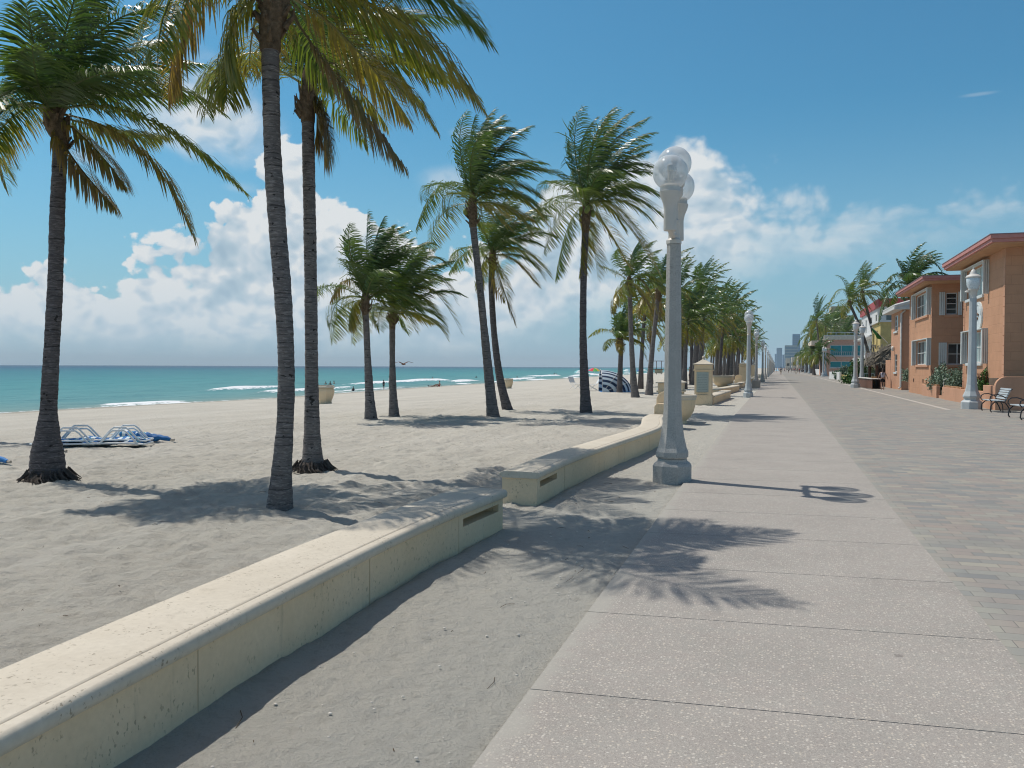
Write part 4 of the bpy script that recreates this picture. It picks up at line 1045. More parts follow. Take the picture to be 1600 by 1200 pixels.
def window(root, o, U, n, h, rev=.12, cols=2, rows=2, sill=True, shut=None, pane=None, blind=None, fw=.06, box=False, lintel=False):
    u0, u1, z0, z1 = h; f = MB()
    lbox(f, o, U, n, u0, u0+fw, z0, z1, -rev, -rev+.05); lbox(f, o, U, n, u1-fw, u1, z0, z1, -rev, -rev+.05)
    lbox(f, o, U, n, u0+fw, u1-fw, z0, z0+fw, -rev, -rev+.05); lbox(f, o, U, n, u0+fw, u1-fw, z1-fw, z1, -rev, -rev+.05)
    for i in range(1, cols): x = u0+(u1-u0)*i/cols; lbox(f, o, U, n, x-fw*.4, x+fw*.4, z0+fw, z1-fw, -rev, -rev+.045)
    for i in range(1, rows): z = z0+(z1-z0)*i/rows; lbox(f, o, U, n, u0+fw, u1-fw, z-fw*.35, z+fw*.35, -rev+.002, -rev+.04)
    w_ = f.build('window', m_frame, root)
    p = MB(); lbox(p, o, U, n, u0+.02, u1-.02, z0+.02, z1-.02, -rev-.03, -rev+.01); p.build('pane', pane or m_pane, w_)
    if blind:
        b = MB(); lbox(b, o, U, n, u0+(u1-u0)*blind[0]+.01, u0+(u1-u0)*blind[1]-.01, z0+fw, z1-fw, -rev+.012, -rev+.02); b.build('blind', m_blind, w_)
    if sill:
        s_ = MB(); lbox(s_, o, U, n, u0-.10, u1+.10, z0-.14, z0-.003, -.05, .09); s_.build('sill', m_shut if sill == 'w' else m_or2, w_, bevel=.01)
    if shut:
        for sa, sb, dep in shut:
            b = MB(); k = max(2, int((sb-sa)/.10)) if not box else max(2, int(dep/.08))
            if box:
                for i in range(k): lbox(b, o, U, n, sa, sb, z0-.05, z1+.05, .005+dep*i/k, dep*(i+.82)/k)
            else:
                for i in range(k): lbox(b, o, U, n, sa+(sb-sa)*i/k, sa+(sb-sa)*(i+.8)/k, z0-.04, z1+.04, .005, dep)
            b.build('shutter', m_shut, w_)
    if lintel:
        b = MB(); lbox(b, o, U, n, u0-1.05, u1+.26, z1+.055, z1+.10, .005, .27); b.build('track', m_shut, w_)
    return w_
EU, EN, NU, NN = (0, 1, 0), (-1, 0, 0), (1, 0, 0), (0, -1, 0)
def house(name, label, X0, X1, Y0, Y1, H, m, eh, nh, z0=-.1, cat='house', group=None):
    root = thing(name, label, cat, (X0, Y0, 0), group)
    mb = MB(); wallface(mb, (X0, Y0, 0), EU, EN, Y1-Y0, z0, H, eh); wallface(mb, (X0, Y0, 0), NU, NN, X1-X0, z0, H, nh)
    mb.add([(X0, Y1, z0), (X1, Y1, z0), (X1, Y1, H), (X0, Y1, H)], [(0, 1, 2, 3)]); mb.add([(X1, Y0, z0), (X1, Y1, z0), (X1, Y1, H), (X1, Y0, H)], [(0, 1, 2, 3)])
    mb.add([(X0, Y0, H), (X1, Y0, H), (X1, Y1, H), (X0, Y1, H)], [(0, 1, 2, 3)])
    mb.build('wall', m, root, fix=False)
    return root
OG = 'orange two storey houses facing the promenade'
# nearest orange house
e1 = [(3.95, 7.6, 5.12, 6.5), (4.05, 7.35, 1.95, 3.42)]
B1 = house('orange_house', 'nearest orange house with an oval plaque on its front, at the right edge', 9.1, 21, 40.28, 48.6, 6.76, m_or, e1, [])
for i, h in enumerate(e1):
    window(B1, (9.1, 40.28, 0), EU, EN, h, cols=3, rows=2 if i else 1, shut=[(h[0]-1.05, h[0]-.85, .26), (h[1]+.02, h[1]+.24, .28)], box=True, blind=(.0, .62), sill='w', lintel=True)
def roof(root, X0, X1, Y0, Y1, z0, z1):
    MB().box(X0+.16, X1, Y0+.16, Y1-.16, z0-.02, z0+.03).build('soffit', m_soffit, root)
    zm = z0+(z1-z0)*.5
    r = MB().box(X0+.06, X1, Y0+.06, Y1-.06, z0+.032, zm).build('lower_fascia', m_fascia, root, bevel=.01)
    MB().box(X0, X1+.04, Y0, Y1, zm+.002, z1).build('roof', m_fascia, root, bevel=.01)
    MB().box(X0-.02, X1+.06, Y0-.02, Y1+.02, z1+.002, z1+.03).build('drip_edge', plain('roof_edge', (.30, .22, .24)), root)
roof(B1, 8.18, 21.6, 38.7, 49.3, 6.76, 7.10)
# corner block teeth
def teeth(root, x, y0, z0, z1, s, w_=.30):
    mb = MB(); z = z0; k = 0
    while z < z1: mb.box(x-.018, x-.001, y0+.004 if s > 0 else y0-w_, y0+w_ if s > 0 else y0-.004, z, z+.385); z += .41; k += 1
    mb.build('corner_blocks', m_or2, root, bevel=.006)
teeth(B1, 9.1, 40.28, .2, 6.0, 1); teeth(B1, 9.1, 48.6, .2, 6.6, -1)
# oval plaque: white oval with a brown ornament
pl = MB(); n = 28
def oval(mb, cy, cz, ry, rz, x0, x1):
    vs = [(x, cy+ry*cos(2*pi*i/n), cz+rz*sin(2*pi*i/n)) for x in (x0, x1) for i in range(n)]
    mb.add(vs, [tuple(range(n)), tuple(range(2*n-1, n-1, -1))]+[(i, n+i, n+(i+1) % n, (i+1) % n) for i in range(n)])
oval(pl, 45.05, 4.17, .78, .66, 9.03, 9.098)
plq = pl.build('oval_plaque', plain('plaque_white', (.66, .72, .72), .4, .4, var=.03), B1)
pr_ = MB(); pr_.tube([(9.015, 45.05+.62*cos(a), 4.17+.52*sin(a)) for a in [pi*k/16 for k in range(0, 17)]], .012, 5); pr_.build('plaque_ring', m_frame, plq)
em = MB()
for pts in ([(45.72, 4.02), (45.60, 4.22), (45.42, 4.26), (45.2, 4.30), (45.0, 4.22), (44.8, 4.20)], [(45.66, 4.1), (45.72, 3.85), (45.6, 3.62), (45.45, 3.5), (45.3, 3.62), (45.26, 3.82)], [(45.55, 4.25), (45.5, 4.02), (45.32, 3.95), (45.1, 4.08), (44.95, 4.02)],
            [(45.35, 4.28), (45.3, 4.4), (45.2, 4.42)], [(45.6, 4.2), (45.62, 4.33)]):
    em.tube([(9.01, a, b) for a, b in pts], .045, 6)
em.build('ornament', plain('ornament_brown', (.16, .09, .05), .5), plq, smooth=True)
# second orange house
e2 = [(1.25, 6.2, 4.92, 6.38), (1.0, 5.75, 1.9, 3.38)]; n2 = [(.72, 1.34, 4.84, 6.12), (.85, 1.9, 1.9, 3.15)]
B2 = house('orange_house', 'second orange house with white shutters, set back beyond the shrubs', 8.7, 21, 55.45, 64.35, 6.66, m_or, e2, n2)
for h in e2: window(B2, (8.7, 55.45, 0), EU, EN, h, cols=3, rows=2, shut=[(h[0]-.95, h[0]-.75, .28), (h[1]+.02, h[1]+.26, .28)], box=True, blind=(.0, .5), sill=True, lintel=True)
for i, h in enumerate(n2): window(B2, (8.7, 55.45, 0), NU, NN, h, cols=1 if i == 0 else 2, rows=4 if i == 0 else 2, shut=[(.38, h[0]-.03, .10), (h[1]+.03, h[1]+.25, .10)], sill=True)
roof(B2, 7.88, 21.6, 53.55, 65.1, 6.66, 6.95); teeth(B2, 8.7, 55.45, .2, 6.2, 1, .22); teeth(B2, 8.7, 64.35, .2, 6.6, -1, .25)
mb = MB()
for yv in (58.2, 62.0): mb.box(8.67, 8.705, yv, yv+.25, .78, 1.0)
mb.build('vent_block', plain('vent_dark', (.10, .05, .03)), B2)
# garden wall with a gate opening, and the tall planter wall
gy0, gy1 = on_x(1472, 610, 8.5).y, on_x(1463, 610, 8.5).y
gw = thing('garden_wall', 'low orange garden wall with a step opening in front of the orange houses', 'wall', (8.5, 38.6, 0))
MB().box(8.5, 8.72, 38.9, gy0, -.1, .68).build('wall_panel', m_or2, gw, bevel=.012); MB().box(8.5, 8.695, gy1, 57.5, -.1, .68).build('wall_panel', m_or2, gw, bevel=.012)
MB().box(8.62, 9.4, gy0, gy1, -.1, .17).box(8.95, 9.7, gy0+.01, gy1-.01, .17, .34).build('step', m_or2, gw)
mb = MB(); yv = 46.0
while yv < gy1+4:
    if not gy0-.1 < yv < gy1: mb.box(8.53, 8.69, yv, yv+.16, .682, .76)
    yv += .33
mb.build('shadow_teeth', m_soffit, gw, bevel=.01)  # added blocks standing in for toothed shadows along the wall top
MB().box(8.72, 14, 40.6, 55.2, -.1, .45).build('garden_bed', plain('soil', (.13, .10, .07)), kind='structure')
gp = thing('planter_wall', 'tall orange planter wall with a rounded top corner behind the near bench', 'planter', (8.3, 37.9, 0))
r_ = .42; pts = [(8.28, -.1), (16, -.1), (16, 1.36)]+[(8.28+r_-r_*sin(a), 1.36-r_+r_*cos(a)) for a in [pi/2*k/8 for k in range(9)]]
vs = [(x, yv, z) for yv in (38.0, 38.25) for x, z in pts]; k_ = len(pts)
MB().add(vs, [tuple(range(k_)), tuple(range(2*k_-1, k_-1, -1))]+[(i, (i+1) % k_, k_+(i+1) % k_, k_+i) for i in range(k_)]).build('front_panel', m_or2, gp, bevel=.015)
MB().box(8.3, 8.5, 38.252, 40.2, -.1, .98).build('side_panel', m_or2, gp, bevel=.012)
MB().box(8.5, 15.5, 38.252, 40.1, .5, 1.28).build('soil_fill', MAT['soil'], gp)
hr = MB(); a_, b_ = Vector((8.56, gy0-.12, 0)), Vector((9.9, gy0-.10, 0))
hr.tube([a_+Vector((0, 0, .1)), a_+Vector((0, 0, 1.05)), b_+Vector((0, 0, 1.65)), b_+Vector((0, 0, .6))], .022, 6)
for f in (.3, .6): q = a_.lerp(b_, f); hr.tube([(q.x, q.y, .5), (q.x, q.y, 1.05+.6*f)], .015, 5)
tag(hr.build('handrail', m_white, smooth=True), 'white metal handrail rising from the gap in the garden wall', 'handrail')
# third house, tiled roof, downspout
e3 = [(2.4, 4.4, 4.6, 5.88), (2.5, 4.1, 1.36, 2.78)]
B3 = house('orange_house', 'third orange house with a white tiled roof and a pale downspout', 9.0, 16, 70.4, 76.8, 6.1, m_or2, e3, [])
for h in e3: window(B3, (9.0, 70.4, 0), EU, EN, h, cols=1, rows=3, sill='w', rev=.1)
MB().tube([(9.2, 70.3, 6.05), (8.93, 70.32, 5.8), (8.93, 70.32, .25), (8.8, 70.3, .15)], .07, 8).build('downspout', m_roofw, B3, smooth=True)
MB().box(8.35, 16.5, 69.7, 77.4, 6.1, 6.32).build('eave', m_roofw, B3, bevel=.02)
mb = MB()
for i in range(24):
    yv = 69.75+i*.325
    mb.tube([(8.4, yv, 6.35), (10.5, yv, 6.95), (12.5, yv, 7.4)], .14, 7)
mb.add([(8.36, 69.7, 6.33), (16.4, 69.7, 6.33), (16.4, 77.4, 6.33), (8.36, 77.4, 6.33), (12.5, 69.9, 7.4), (12.5, 77.2, 7.4)], [(0, 4, 5, 3), (1, 2, 5, 4), (0, 1, 4), (2, 3, 5)])
mb.build('tiled_roof', m_roofw, B3, smooth=True)
MB().lathe([(.05, -.2), (.13, -.12), (.15, .05), (.10, .16), (.03, .2)], (8.88, 74.7, 3.25), 10).build('wall_lantern', m_white, B3, smooth=True)
tag(MB().box(9.0, 9.25, 76.95, 80.4, -.1, 2.36).build('garden_wall', m_or2, bevel=.02), 'short orange screen wall between the third house and the thatched hut', 'wall')
# flag
fl_ = thing('flag', 'green flag on a slanted pole sticking out from the third house', 'flag', (9, 76.5, 2.6))
p0 = on_y(1387, 536, 77.5); p1 = on_y(1362, 511, 77.5)
MB().tube([p0, p1], .03, 6).build('flag_pole', m_white, fl_)
dv = p1-p0; mb = MB(); q = []
for i in range(9):
    f = i/8; top = p0+dv*(.38+.58*f); dr = .16+.30*sin(pi*f)
    q += [top, top+Vector((.05*sin(i*1.3), .12*sin(i*1.1), -dr)), top+Vector((.06*sin(i*1.3), .14*sin(i*1.1)+.02, -dr))]
mb.add([v for i in range(9) for v in (q[i*3], q[i*3+1])], [(2*i, 2*i+1, 2*i+3, 2*i+2) for i in range(8)])
o = mb.build('flag_cloth', plain('green_cloth', (.03, .16, .03), .7), fl_, smooth='all', fix=False)
sm = o.modifiers.new('thick', 'SOLIDIFY'); sm.thickness = .02
# thatched hut
ht = thing('thatched_hut', 'thatched bar hut with shaggy grey palm roof beside the orange screen wall', 'hut', (11, 86, 0))
x0 = on_y(1352, 572, 84).x
mb = MB(); rg = random.Random(3)
def thatch(mb, x0, x1, y0, y1, ze, zt, n=26):
    cx, cy = (x0+x1)/2+.8, (y0+y1)/2
    per = [(x0+(x1-x0)*i/n, y0) for i in range(n)]+[(x1, y0+(y1-y0)*i/n) for i in range(n)]+[(x1-(x1-x0)*i/n, y1) for i in range(n)]+[(x0, y1-(y1-y0)*i/n) for i in range(n)]
    m_ = len(per); lv = 7; vs = []
    for l in range(lv+1):
        f = l/lv
        for px1, py1 in per:
            j = rg.uniform(-.12, .12); sc = 1-f*.92
            rx, ry = cx+(px1-cx)*sc, cy+(py1-cy)*(1-f*.75)
            vs.append((rx+j, ry+rg.uniform(-.1, .1), ze+(zt-ze)*f**.9+rg.uniform(-.10, .12)*(1.6 if l == 0 else 1)))
    fs = [(l*m_+i, l*m_+(i+1) % m_, (l+1)*m_+(i+1) % m_, (l+1)*m_+i) for l in range(lv) for i in range(m_)]+[tuple(lv*m_+i for i in range(m_))]
    mb.add(vs, fs)
thatch(mb, x0, x0+5.6, 82.5, 90, 1.95, 4.5)
mb.build('thatch_roof', m_thatch, ht)
mb = MB(); 
for i in range(900):
    e = rg.choice((0, 1)); f = rg.random()
    if e: x, yv = x0+5.6*f, 82.5+rg.uniform(-.1, .3)
    else: x, yv = x0+rg.uniform(-.1, .3), 82.5+7.5*f
    l = rg.random(); zz = 1.98+l*1.9; x += (l*.75*2.4 if not e else 0); yv += (l*.7*3.2 if e else 0)
    w1 = .04; d = Vector((-.25, 0, -.38)) if not e else Vector((0, -.25, -.38)); t = Vector((0, w1, 0)) if not e else Vector((w1, 0, 0))
    p = Vector((x, yv, zz+.05)); mb.add([p-t, p+t, p+d+t*.4, p+d-t*.4], [(0, 1, 2, 3)])
mb.build('thatch_fringe', m_thatch, ht, fix=False)
for px1, py1 in ((x0+.9, 83.2), (x0+4.9, 83.2), (x0+.9, 89.4), (x0+4.9, 89.4)): MB().tube([(px1, py1, -.1), (px1, py1, 2.4)], .13, 8).build('hut_post', m_brown, ht)
MB().box(x0+2.2, x0+5.4, 85.5, 86.1, 0, 1.1).build('bar', m_brown, ht, bevel=.02)
MB().box(x0+1.5, x0+5.5, 89.6, 89.8, 0, 2.3).build('back_screen', plain('dark_screen', (.06, .04, .035)), ht)
# cafe counter, bin, chairs, railing
q0, q1 = spot(1338, 603.5), spot(1363, 608)
ct = thing('bar_counter', 'long brown plank counter with a white top on the pavement by the thatched hut', 'counter', tuple(q0))
dv = (q1-q0); L_ = dv.length; dn = dv.normalized(); sd2 = Vector((-dn.y, dn.x, 0))
mb = MB()
for i in range(14):
    a = q0+dn*(L_*i/14+.01); b = q0+dn*(L_*(i+1)/14-.01); mb.obox(a+Vector((0, 0, .40)), b+Vector((0, 0, .40)), .05, .74)
mb.build('front_planks', m_brown, ct)
MB().obox(q0+Vector((0, 0, .81))+sd2*.3, q1+Vector((0, 0, .81))+sd2*.3, .78, .05).build('counter_top', m_white, ct, bevel=.01)
MB().obox(q0+Vector((0, 0, .40))+sd2*.6, q1+Vector((0, 0, .40))+sd2*.6, .05, .74).build('back_planks', m_brown, ct)
for i in range(5):
    a = q0+dn*(L_*(i+.5)/5); MB().obox(a-sd2*.35+Vector((0, 0, .02)), a+sd2*.7+Vector((0, 0, .02)), .07, .05).build('foot', m_brown, ct)
def chair(loc, label, m, rz=0, group='cafe chairs by the counter'):
    root = thing('cafe_chair', label, 'chair', (0, 0, 0), group)
    MB().box(-.24, .24, -.24, .24, .43, .48).build('seat', m, root, bevel=.01)
    mb = MB()
    for i in range(5): mb.box(-.22+i*.095, -.16+i*.095, .20, .24, .48, .90)
    mb.box(-.24, .24, .195, .245, .90, .97); mb.build('backrest', m, root, bevel=.006)
    for sx in (-1, 1):
        for sy in (-1, 1): MB().tube([(sx*.21, sy*.21, .44), (sx*.24, sy*.25, 0)], .022, 6).build('leg', m, root)
        MB().tube([(sx*.25, .22, .68), (sx*.26, -.18, .68), (sx*.24, -.22, .46)], .022, 6).build('armrest', m, root)
    root.location = loc; root.rotation_euler = (0, 0, rz); return root
chair(spot(1332, 600), 'white slatted cafe chair at the left end of the brown counter', m_white, 2.0)
m_wick = plain('wicker', (.42, .28, .14), .8, .2, var=.3, scale=30)
chair(spot(1368, 607), 'tan wicker cafe chair left of the walking woman', m_wick, .5); chair(spot(1375, 605), 'dark cafe chair tucked beside the walking woman', m_brown, -.3)
pb = spot(1339, 602)
MB().lathe([(.24, 0), (.28, .8), (.30, .82), (.30, .9), (.22, .96)], (pb.x+.35, pb.y+4, 0), 14).build('litter_bin', m_black, smooth=True, label='black round litter bin at the foot of the lamp behind the cafe counter', cat='bin')
def railing(x0, y0, x1, y1, label, m=m_rail, h=1.0):
    root = thing('railing', label, 'railing', (x0, y0, 0)); L = hypot(x1-x0, y1-y0); n = int(L/.22)
    r = MB().obox((x0, y0, h), (x1, y1, h), .06, .05).obox((x0, y0, .12), (x1, y1, .12), .04, .04); r.build('rail', m, root)
    b = MB()
    for i in range(n+1): f = i/n; b.tube([(x0+(x1-x0)*f, y0+(y1-y0)*f, .0), (x0+(x1-x0)*f, y0+(y1-y0)*f, h)], .015 if i % 6 else .03, 5)
    b.build('baluster_row', m, root)
ra, rb = on_y(1343, 580, 93), on_y(1366, 580, 93)
railing(ra.x, 93, rb.x, 93, 'pale picket railing in front of the green hedge by the hut', h=1.1)
# yellow and white buildings
Yb = house('yellow_building', 'small yellow building with a terrace, between the thatched hut and the white block', 10, 19, 94, 102, 6.35, m_ywall, [(2.6, 3.6, 3.6, 5.6), (5.6, 6.8, 3.6, 5.4)], [(1.2, 2.6, 3.0, 4.6)], cat='building')
for h in [(2.6, 3.6, 3.6, 5.6), (5.6, 6.8, 3.6, 5.4)]: window(Yb, (10, 94, 0), EU, EN, h, cols=2, rows=1, sill=False, rev=.3)
window(Yb, (10, 94, 0), NU, NN, (1.2, 2.6, 3.0, 4.6), cols=2, sill=False)
MB().box(9.8, 19, 93.8, 102.2, 6.352, 6.55).build('parapet', m_wwall, Yb); MB().box(9.2, 10.0, 94, 101, 2.2, 3.3).build('balcony', plain('grey_balcony', (.22, .19, .19)), Yb)
we = [(a, a+1.5, z, z+1.7) for z in (3.3, 6.2) for a in (3, 8.5, 15, 20)]
wn = [(a, a+1.3, z, z+1.5) for z in (3.3, 6.2) for a in (.6, 2.8)]
Wb = house('white_building', 'white apartment block with a red parapet rising behind the yellow building', 11, 24, 104, 126, 8.6, m_wwall, we, wn, cat='building')
for h in we: window(Wb, (11, 104, 0), EU, EN, h, cols=2, rows=2, sill=False)
for h in wn: window(Wb, (11, 104, 0), NU, NN, h, cols=2, rows=2, sill=False)
MB().box(10.8, 24.2, 103.8, 126.2, 8.602, 9.5).build('parapet', m_red, Wb)
MB().box(10.0, 10.95, 104, 126, 5.3, 5.45).box(9.9, 10.0, 104, 126, 2.6, 3.0).box(9.9, 10.95, 104, 126, 2.45, 2.6).build('balcony', m_wwall, Wb)
# teal glazed building seen end on
TY = 185; tp_ = lambda u, v: on_y(u, v, TY)
tx0 = tp_(1289.5, 560).x; tx1 = tx0+16
za, zb = tp_(1300, 556).z, tp_(1300, 539).z; zc_, zd = tp_(1300, 574.5).z, tp_(1300, 564.5).z; zt = tp_(1290, 531).z; zp = tp_(1290, 524).z
gx = tp_(1296.5, 560).x-tx0
hs = [(gx, 14, za, zb), (gx, 14, max(.6, zc_), zd)]
Tb = house('glazed_building', 'pink and cream building with two bands of turquoise glass and a roof rail', tx0, tx1, TY, TY+26, zt, m_pink, [(4, 22, za, zb)], hs, cat='building')
for h in hs: window(Tb, (tx0, TY, 0), NU, NN, h, cols=6, rows=1, pane=m_teal, sill='w', fw=.14)
window(Tb, (tx0, TY, 0), EU, EN, (4, 22, za, zb), cols=6, rows=1, pane=m_teal, sill='w', fw=.14)
MB().box(tx0-.25, tx1, TY-.25, TY+26.2, zt+.002, zp-.15).build('parapet', m_cream, Tb)
MB().box(tx0-.3, tx1, TY-.3, TY+26.3, zp-.148, zp).build('coping', m_wwall, Tb)
MB().box(tx0-2.6, tx0-.01, TY+3, TY+24, zb+.1, zb+1.0).build('canopy_slab', m_cream, Tb)
mb = MB()
for i in range(36): mb.box(tx0+gx+i*.37, tx0+gx+i*.37+.06, TY-.10, TY-.05, za, za+.75)
mb.box(tx0+gx, tx0+14, TY-.12, TY-.03, za+.75, za+.83); mb.build('balcony_rail', m_rail, Tb)
mb = MB()
for i in range(9): mb.box(tx0+.3+i*1.7, tx0+.38+i*1.7, TY+.5, TY+.58, zp, zp+.55)
mb.box(tx0+.3, tx1-1, TY+.49, TY+.6, zp+.552, zp+.62); mb.build('roof_rail', m_rail, Tb)
for (ua, ub, v0, v1, m_, lab) in [(1313.5, 1324, 586.5, 595, m_ywall, 'low pale yellow wall left of the cafe lamps'), (1297, 1313, 581.5, 593.8, m_wwall, 'low white wall in front of the glazed building'), (1271.5, 1283, 577, 586, m_wwall, 'low white wall left of the paired lantern lamps')]:
    a = spot(ua, v1-2); b = spot(ub, v1)
    h = (v1-v0)/FPX*depth_of(b); mb = MB().obox(a+Vector((0, 0, h/2-.05)), b+Vector((0, 0, h/2-.05)), .25, h+.1)
    tag(mb.build('low_wall', m_, bevel=.02), lab, 'wall')
# beige tower and far skyline
def tower(name, label, parts, m, glass=None, fl=3.3, group=None):
    x, y = parts[0][0], parts[0][2]; root = thing(name, label, 'building', (x, y, 0), group)
    for k, (X0, X1, Y0, Y1, H) in enumerate(parts):
        z_ = 0
        MB().box(X0, X1, Y0, Y1, z_, H).build('wall', m, root)
        if glass:
            wq = (X1-X0)/5; mb = MB(); z = 3
            while z < H-2.4:
                mb.box(X0+.6, X1-.6, Y0-.08, Y0-.02, z, z+1.7); mb.box(X0-.08, X0-.02, Y0+.8, Y1-.8, z, z+1.7); z += fl
            mb.build('window_bands', glass, root)
    return root
t0 = on_y(1299, 478, 320); t1 = on_y(1322, 478, 320); t2 = on_y(1335, 492, 320); t3 = on_y(1352, 500, 320)
tower('beige_tower', 'beige stepped tower block rising behind the right hand palms', [(t0.x, t1.x, 321, 334, t1.z), (t1.x, t2.x, 322, 333, t2.z), (t0.x-3, t3.x+6, 320, 336, on_y(1330, 500, 320).z)], m_beige, m_pane)
def sky_tower(label, ua, ub, vt, Y, m, glass=None, depth=25, name='distant_tower'):
    a = on_y(ua, 560, Y).x; b = on_y(ub, 560, Y).x; z = on_y(ua, vt, Y).z
    return tower(name, label, [(a, b, Y, Y+depth, z)], m, glass)
m_bt = plain('haze_blue_glass', (.22, .34, .47), .3, .5); m_gt = plain('grey_tower', (.40, .46, .47), .5, .3); m_fg = plain('far_glass', (.22, .32, .40), .3, .5)  # distance haze put into the glass colour of the blue towers
sky_tower('hazy blue skyscraper at the vanishing point, widest one', 1213.3, 1222, 543.5, 2400, m_bt, m_fg)
sky_tower('thin hazy tower just left of the blue skyscraper', 1210.5, 1213.2, 553, 2600, m_bt)
sky_tower('low hazy block just right of the blue skyscraper', 1222.5, 1226.5, 554, 2500, m_bt)
sky_tower('pale grey-green apartment tower left of the palm mass on the right', 1226, 1247, 539.5, 1000, m_gt, m_fg)
sky_tower('tall narrow glass tower partly behind the palm mass on the right', 1238, 1250, 522, 1500, m_bt, m_fg)
for i in range(3): sky_tower(['leftmost', 'middle', 'rightmost'][i]+' of three pale low blocks behind the far crowd', 1228+i*9, 1235+i*9, 560-i*2, 620-i*110, m_cream, m_pane, 14, 'far_building')

# ---- shrubs
m_shrub = plain('silver_leaf', (.19, .26, .18), .6, .3, var=.5, scale=5)
m_shrubg = plain('green_leaf', (.06, .14, .025), .5, .4, var=.5, scale=5)
def shrub(c, rx, ry, rz, label, m, n=1500, s=.07, seed=1, group='shrubs by the buildings', cat='shrub', name='shrub'):
    rg = np.random.RandomState(seed); root = thing(name, label, cat, tuple(c), group)
    d = rg.normal(0, 1, (n, 3)); d /= np.linalg.norm(d, axis=1)[:, None]; d[:, 2] = np.abs(d[:, 2])*1.0-.15
    lob = 1+.28*np.sin(d[:, 0]*5+seed)*np.cos(d[:, 1]*6+seed)+.2*np.sin(d[:, 2]*9+seed*2)
    r = (rg.rand(n)**.35*lob)[:, None]
    P = np.array(c)+d*r*np.array([rx, ry, rz])
    a = rg.normal(0, 1, (n, 3)); a /= np.linalg.norm(a, axis=1)[:, None]; b = np.cross(a, rg.normal(0, 1, (n, 3))); b /= np.linalg.norm(b, axis=1)[:, None]
    k = s*(.6+.8*rg.rand(n))[:, None]
    V = np.stack([P-a*k, P+b*k*.45, P+a*k, P-b*k*.45], 1).reshape(-1, 3)
    mb = MB(); mb.add(V.tolist(), [(i*4, i*4+1, i*4+2, i*4+3) for i in range(n)]); mb.build('foliage', m, root, fix=False)
    st = MB()
    for i in range(7):
        t = rg.rand()*6.28; st.tube([(c[0], c[1], c[2]-.1), (c[0]+cos(t)*rx*.5, c[1]+sin(t)*ry*.5, c[2]+rz*.5), (c[0]+cos(t)*rx*.8, c[1]+sin(t)*ry*.8, c[2]+rz*.85)], [.03, .02, .008], 5)
    st.build('stem', m_brown, root)
    return root
shrub((8.95, 54.0, .6), .6, 1.4, 1.3, 'silvery shrub in front of the second orange house, left of the gap', m_shrub, 2600, .07, 3)
shrub((9.6, 53.0, .5), .6, .8, .85, 'bright green bush between the two silvery shrubs', m_shrubg, 1500, .08, 4)
shrub((9.2, 50.3, .55), .65, 1.3, 1.45, 'large silvery shrub against the near orange house, right of the gap', m_shrub, 2800, .07, 5)
shrub((8.95, 43.2, .55), .35, .6, 1.1, 'dark green shrub right of the tall lantern lamp', m_shrubg, 1800, .07, 6)
shrub((8.9, 45.0, .45), .3, .45, .85, 'dark green shrub left of the tall lantern lamp', m_shrubg, 1200, .07, 7)
shrub((8.75, 65.6, .9), .35, .5, .9, 'white-leaved shrub in the gap between second and third house', m_shrub, 900, .07, 8)
shrub((10.6, 39.2, 1.2), 1.4, .6, .22, 'sparse low plants along the top of the tall planter wall', m_shrubg, 500, .10, 9)
ha = on_y(1340, 575, 96); shrub((ha.x, 96, .3), 1.3, 1.3, 2.2, 'dark hedge bush behind the picket railing', m_shrubg, 2000, .16, 10)
ha = on_y(1352, 575, 96); shrub((ha.x, 97, .3), 1.4, 1.3, 1.9, 'silvery green bush between hedge and thatched hut', m_shrub, 1800, .15, 11)
ha = on_y(1318, 580, 130); shrub((ha.x, 130, .2), 1.3, 1.2, 2.0, 'rounded grey-green bush behind the low walls', m_shrub, 1500, .2, 12)

# ---- palms on the town side
HOUSE_P = 'palms on the building side'
def town_palm(label, X, Y, cuv, seed, L, m, n=20, fr=(), lean=0, wide=.07, nl=34, age=(.0, .7), wind=.6, emin=-30, gname=HOUSE_P, nuts=0):
    rng = np.random.RandomState(seed); root = thing('palm_tree', label, 'palm tree', (X, Y, 0), gname)
    dep = depth_of((X, Y, 0)); c = far(*cuv, dep)
    p = [Vector((X, Y, -.1)), Vector((X, Y, 0)).lerp(c, .3)+Vector((lean, 0, 0)), Vector((X, Y, 0)).lerp(c, .65)+Vector((lean*.8, 0, 0)), c-Vector((0, 0, .2))]
    trunk(p, [.26, .18, .15, .15], root, m, flare=.05)
    cr = MB().tube([c-Vector((0, 0, .5)), c-Vector((0, 0, .1)), c+Vector((0, 0, .3))], [.17, .24, .03], 8).build('crown', m_fibre, root)
    sc = FPX/dep
    L_ = [(bez(c, far(*a, dep), far(*b, dep+rng.normal(0, .3))), g) for a, b, g in fr]+auto_fronds(c, n, L, rng, wind=wind, age0=age[0], age1=age[1], emin=emin)
    for P, a in L_:
        F = Fr(); F.frond(P, max(0, a), nl=nl, Lm=.8, rng=rng, wind=.45, wide=wide, r0=.03); F.build('frond', cr)
    for i in range(nuts): MB().ball(c+Vector((.25*cos(i*2.1), .25*sin(i*2.1), -.3-.1*(i % 2))), .12, 8, 6).build('coconut', m_nut, cr)
town_palm('left of the two tall yellow-green palms over the glazed building', 10.2, 104, (1327, 470), 201, 3.2, m_trunkd, 15, [((1312, 452), (1292, 482), .45), ((1318, 440), (1306, 430), .3), ((1335, 462), (1345, 480), .5)], lean=.5, age=(.2, .6), nuts=5)
town_palm('right of the two tall yellow-green palms over the glazed building', 11.3, 106, (1347, 455), 203, 3.8, m_trunkd, 18, [((1365, 440), (1383, 462), .5), ((1350, 430), (1360, 420), .3)], lean=.3, age=(.2, .62), nuts=3)
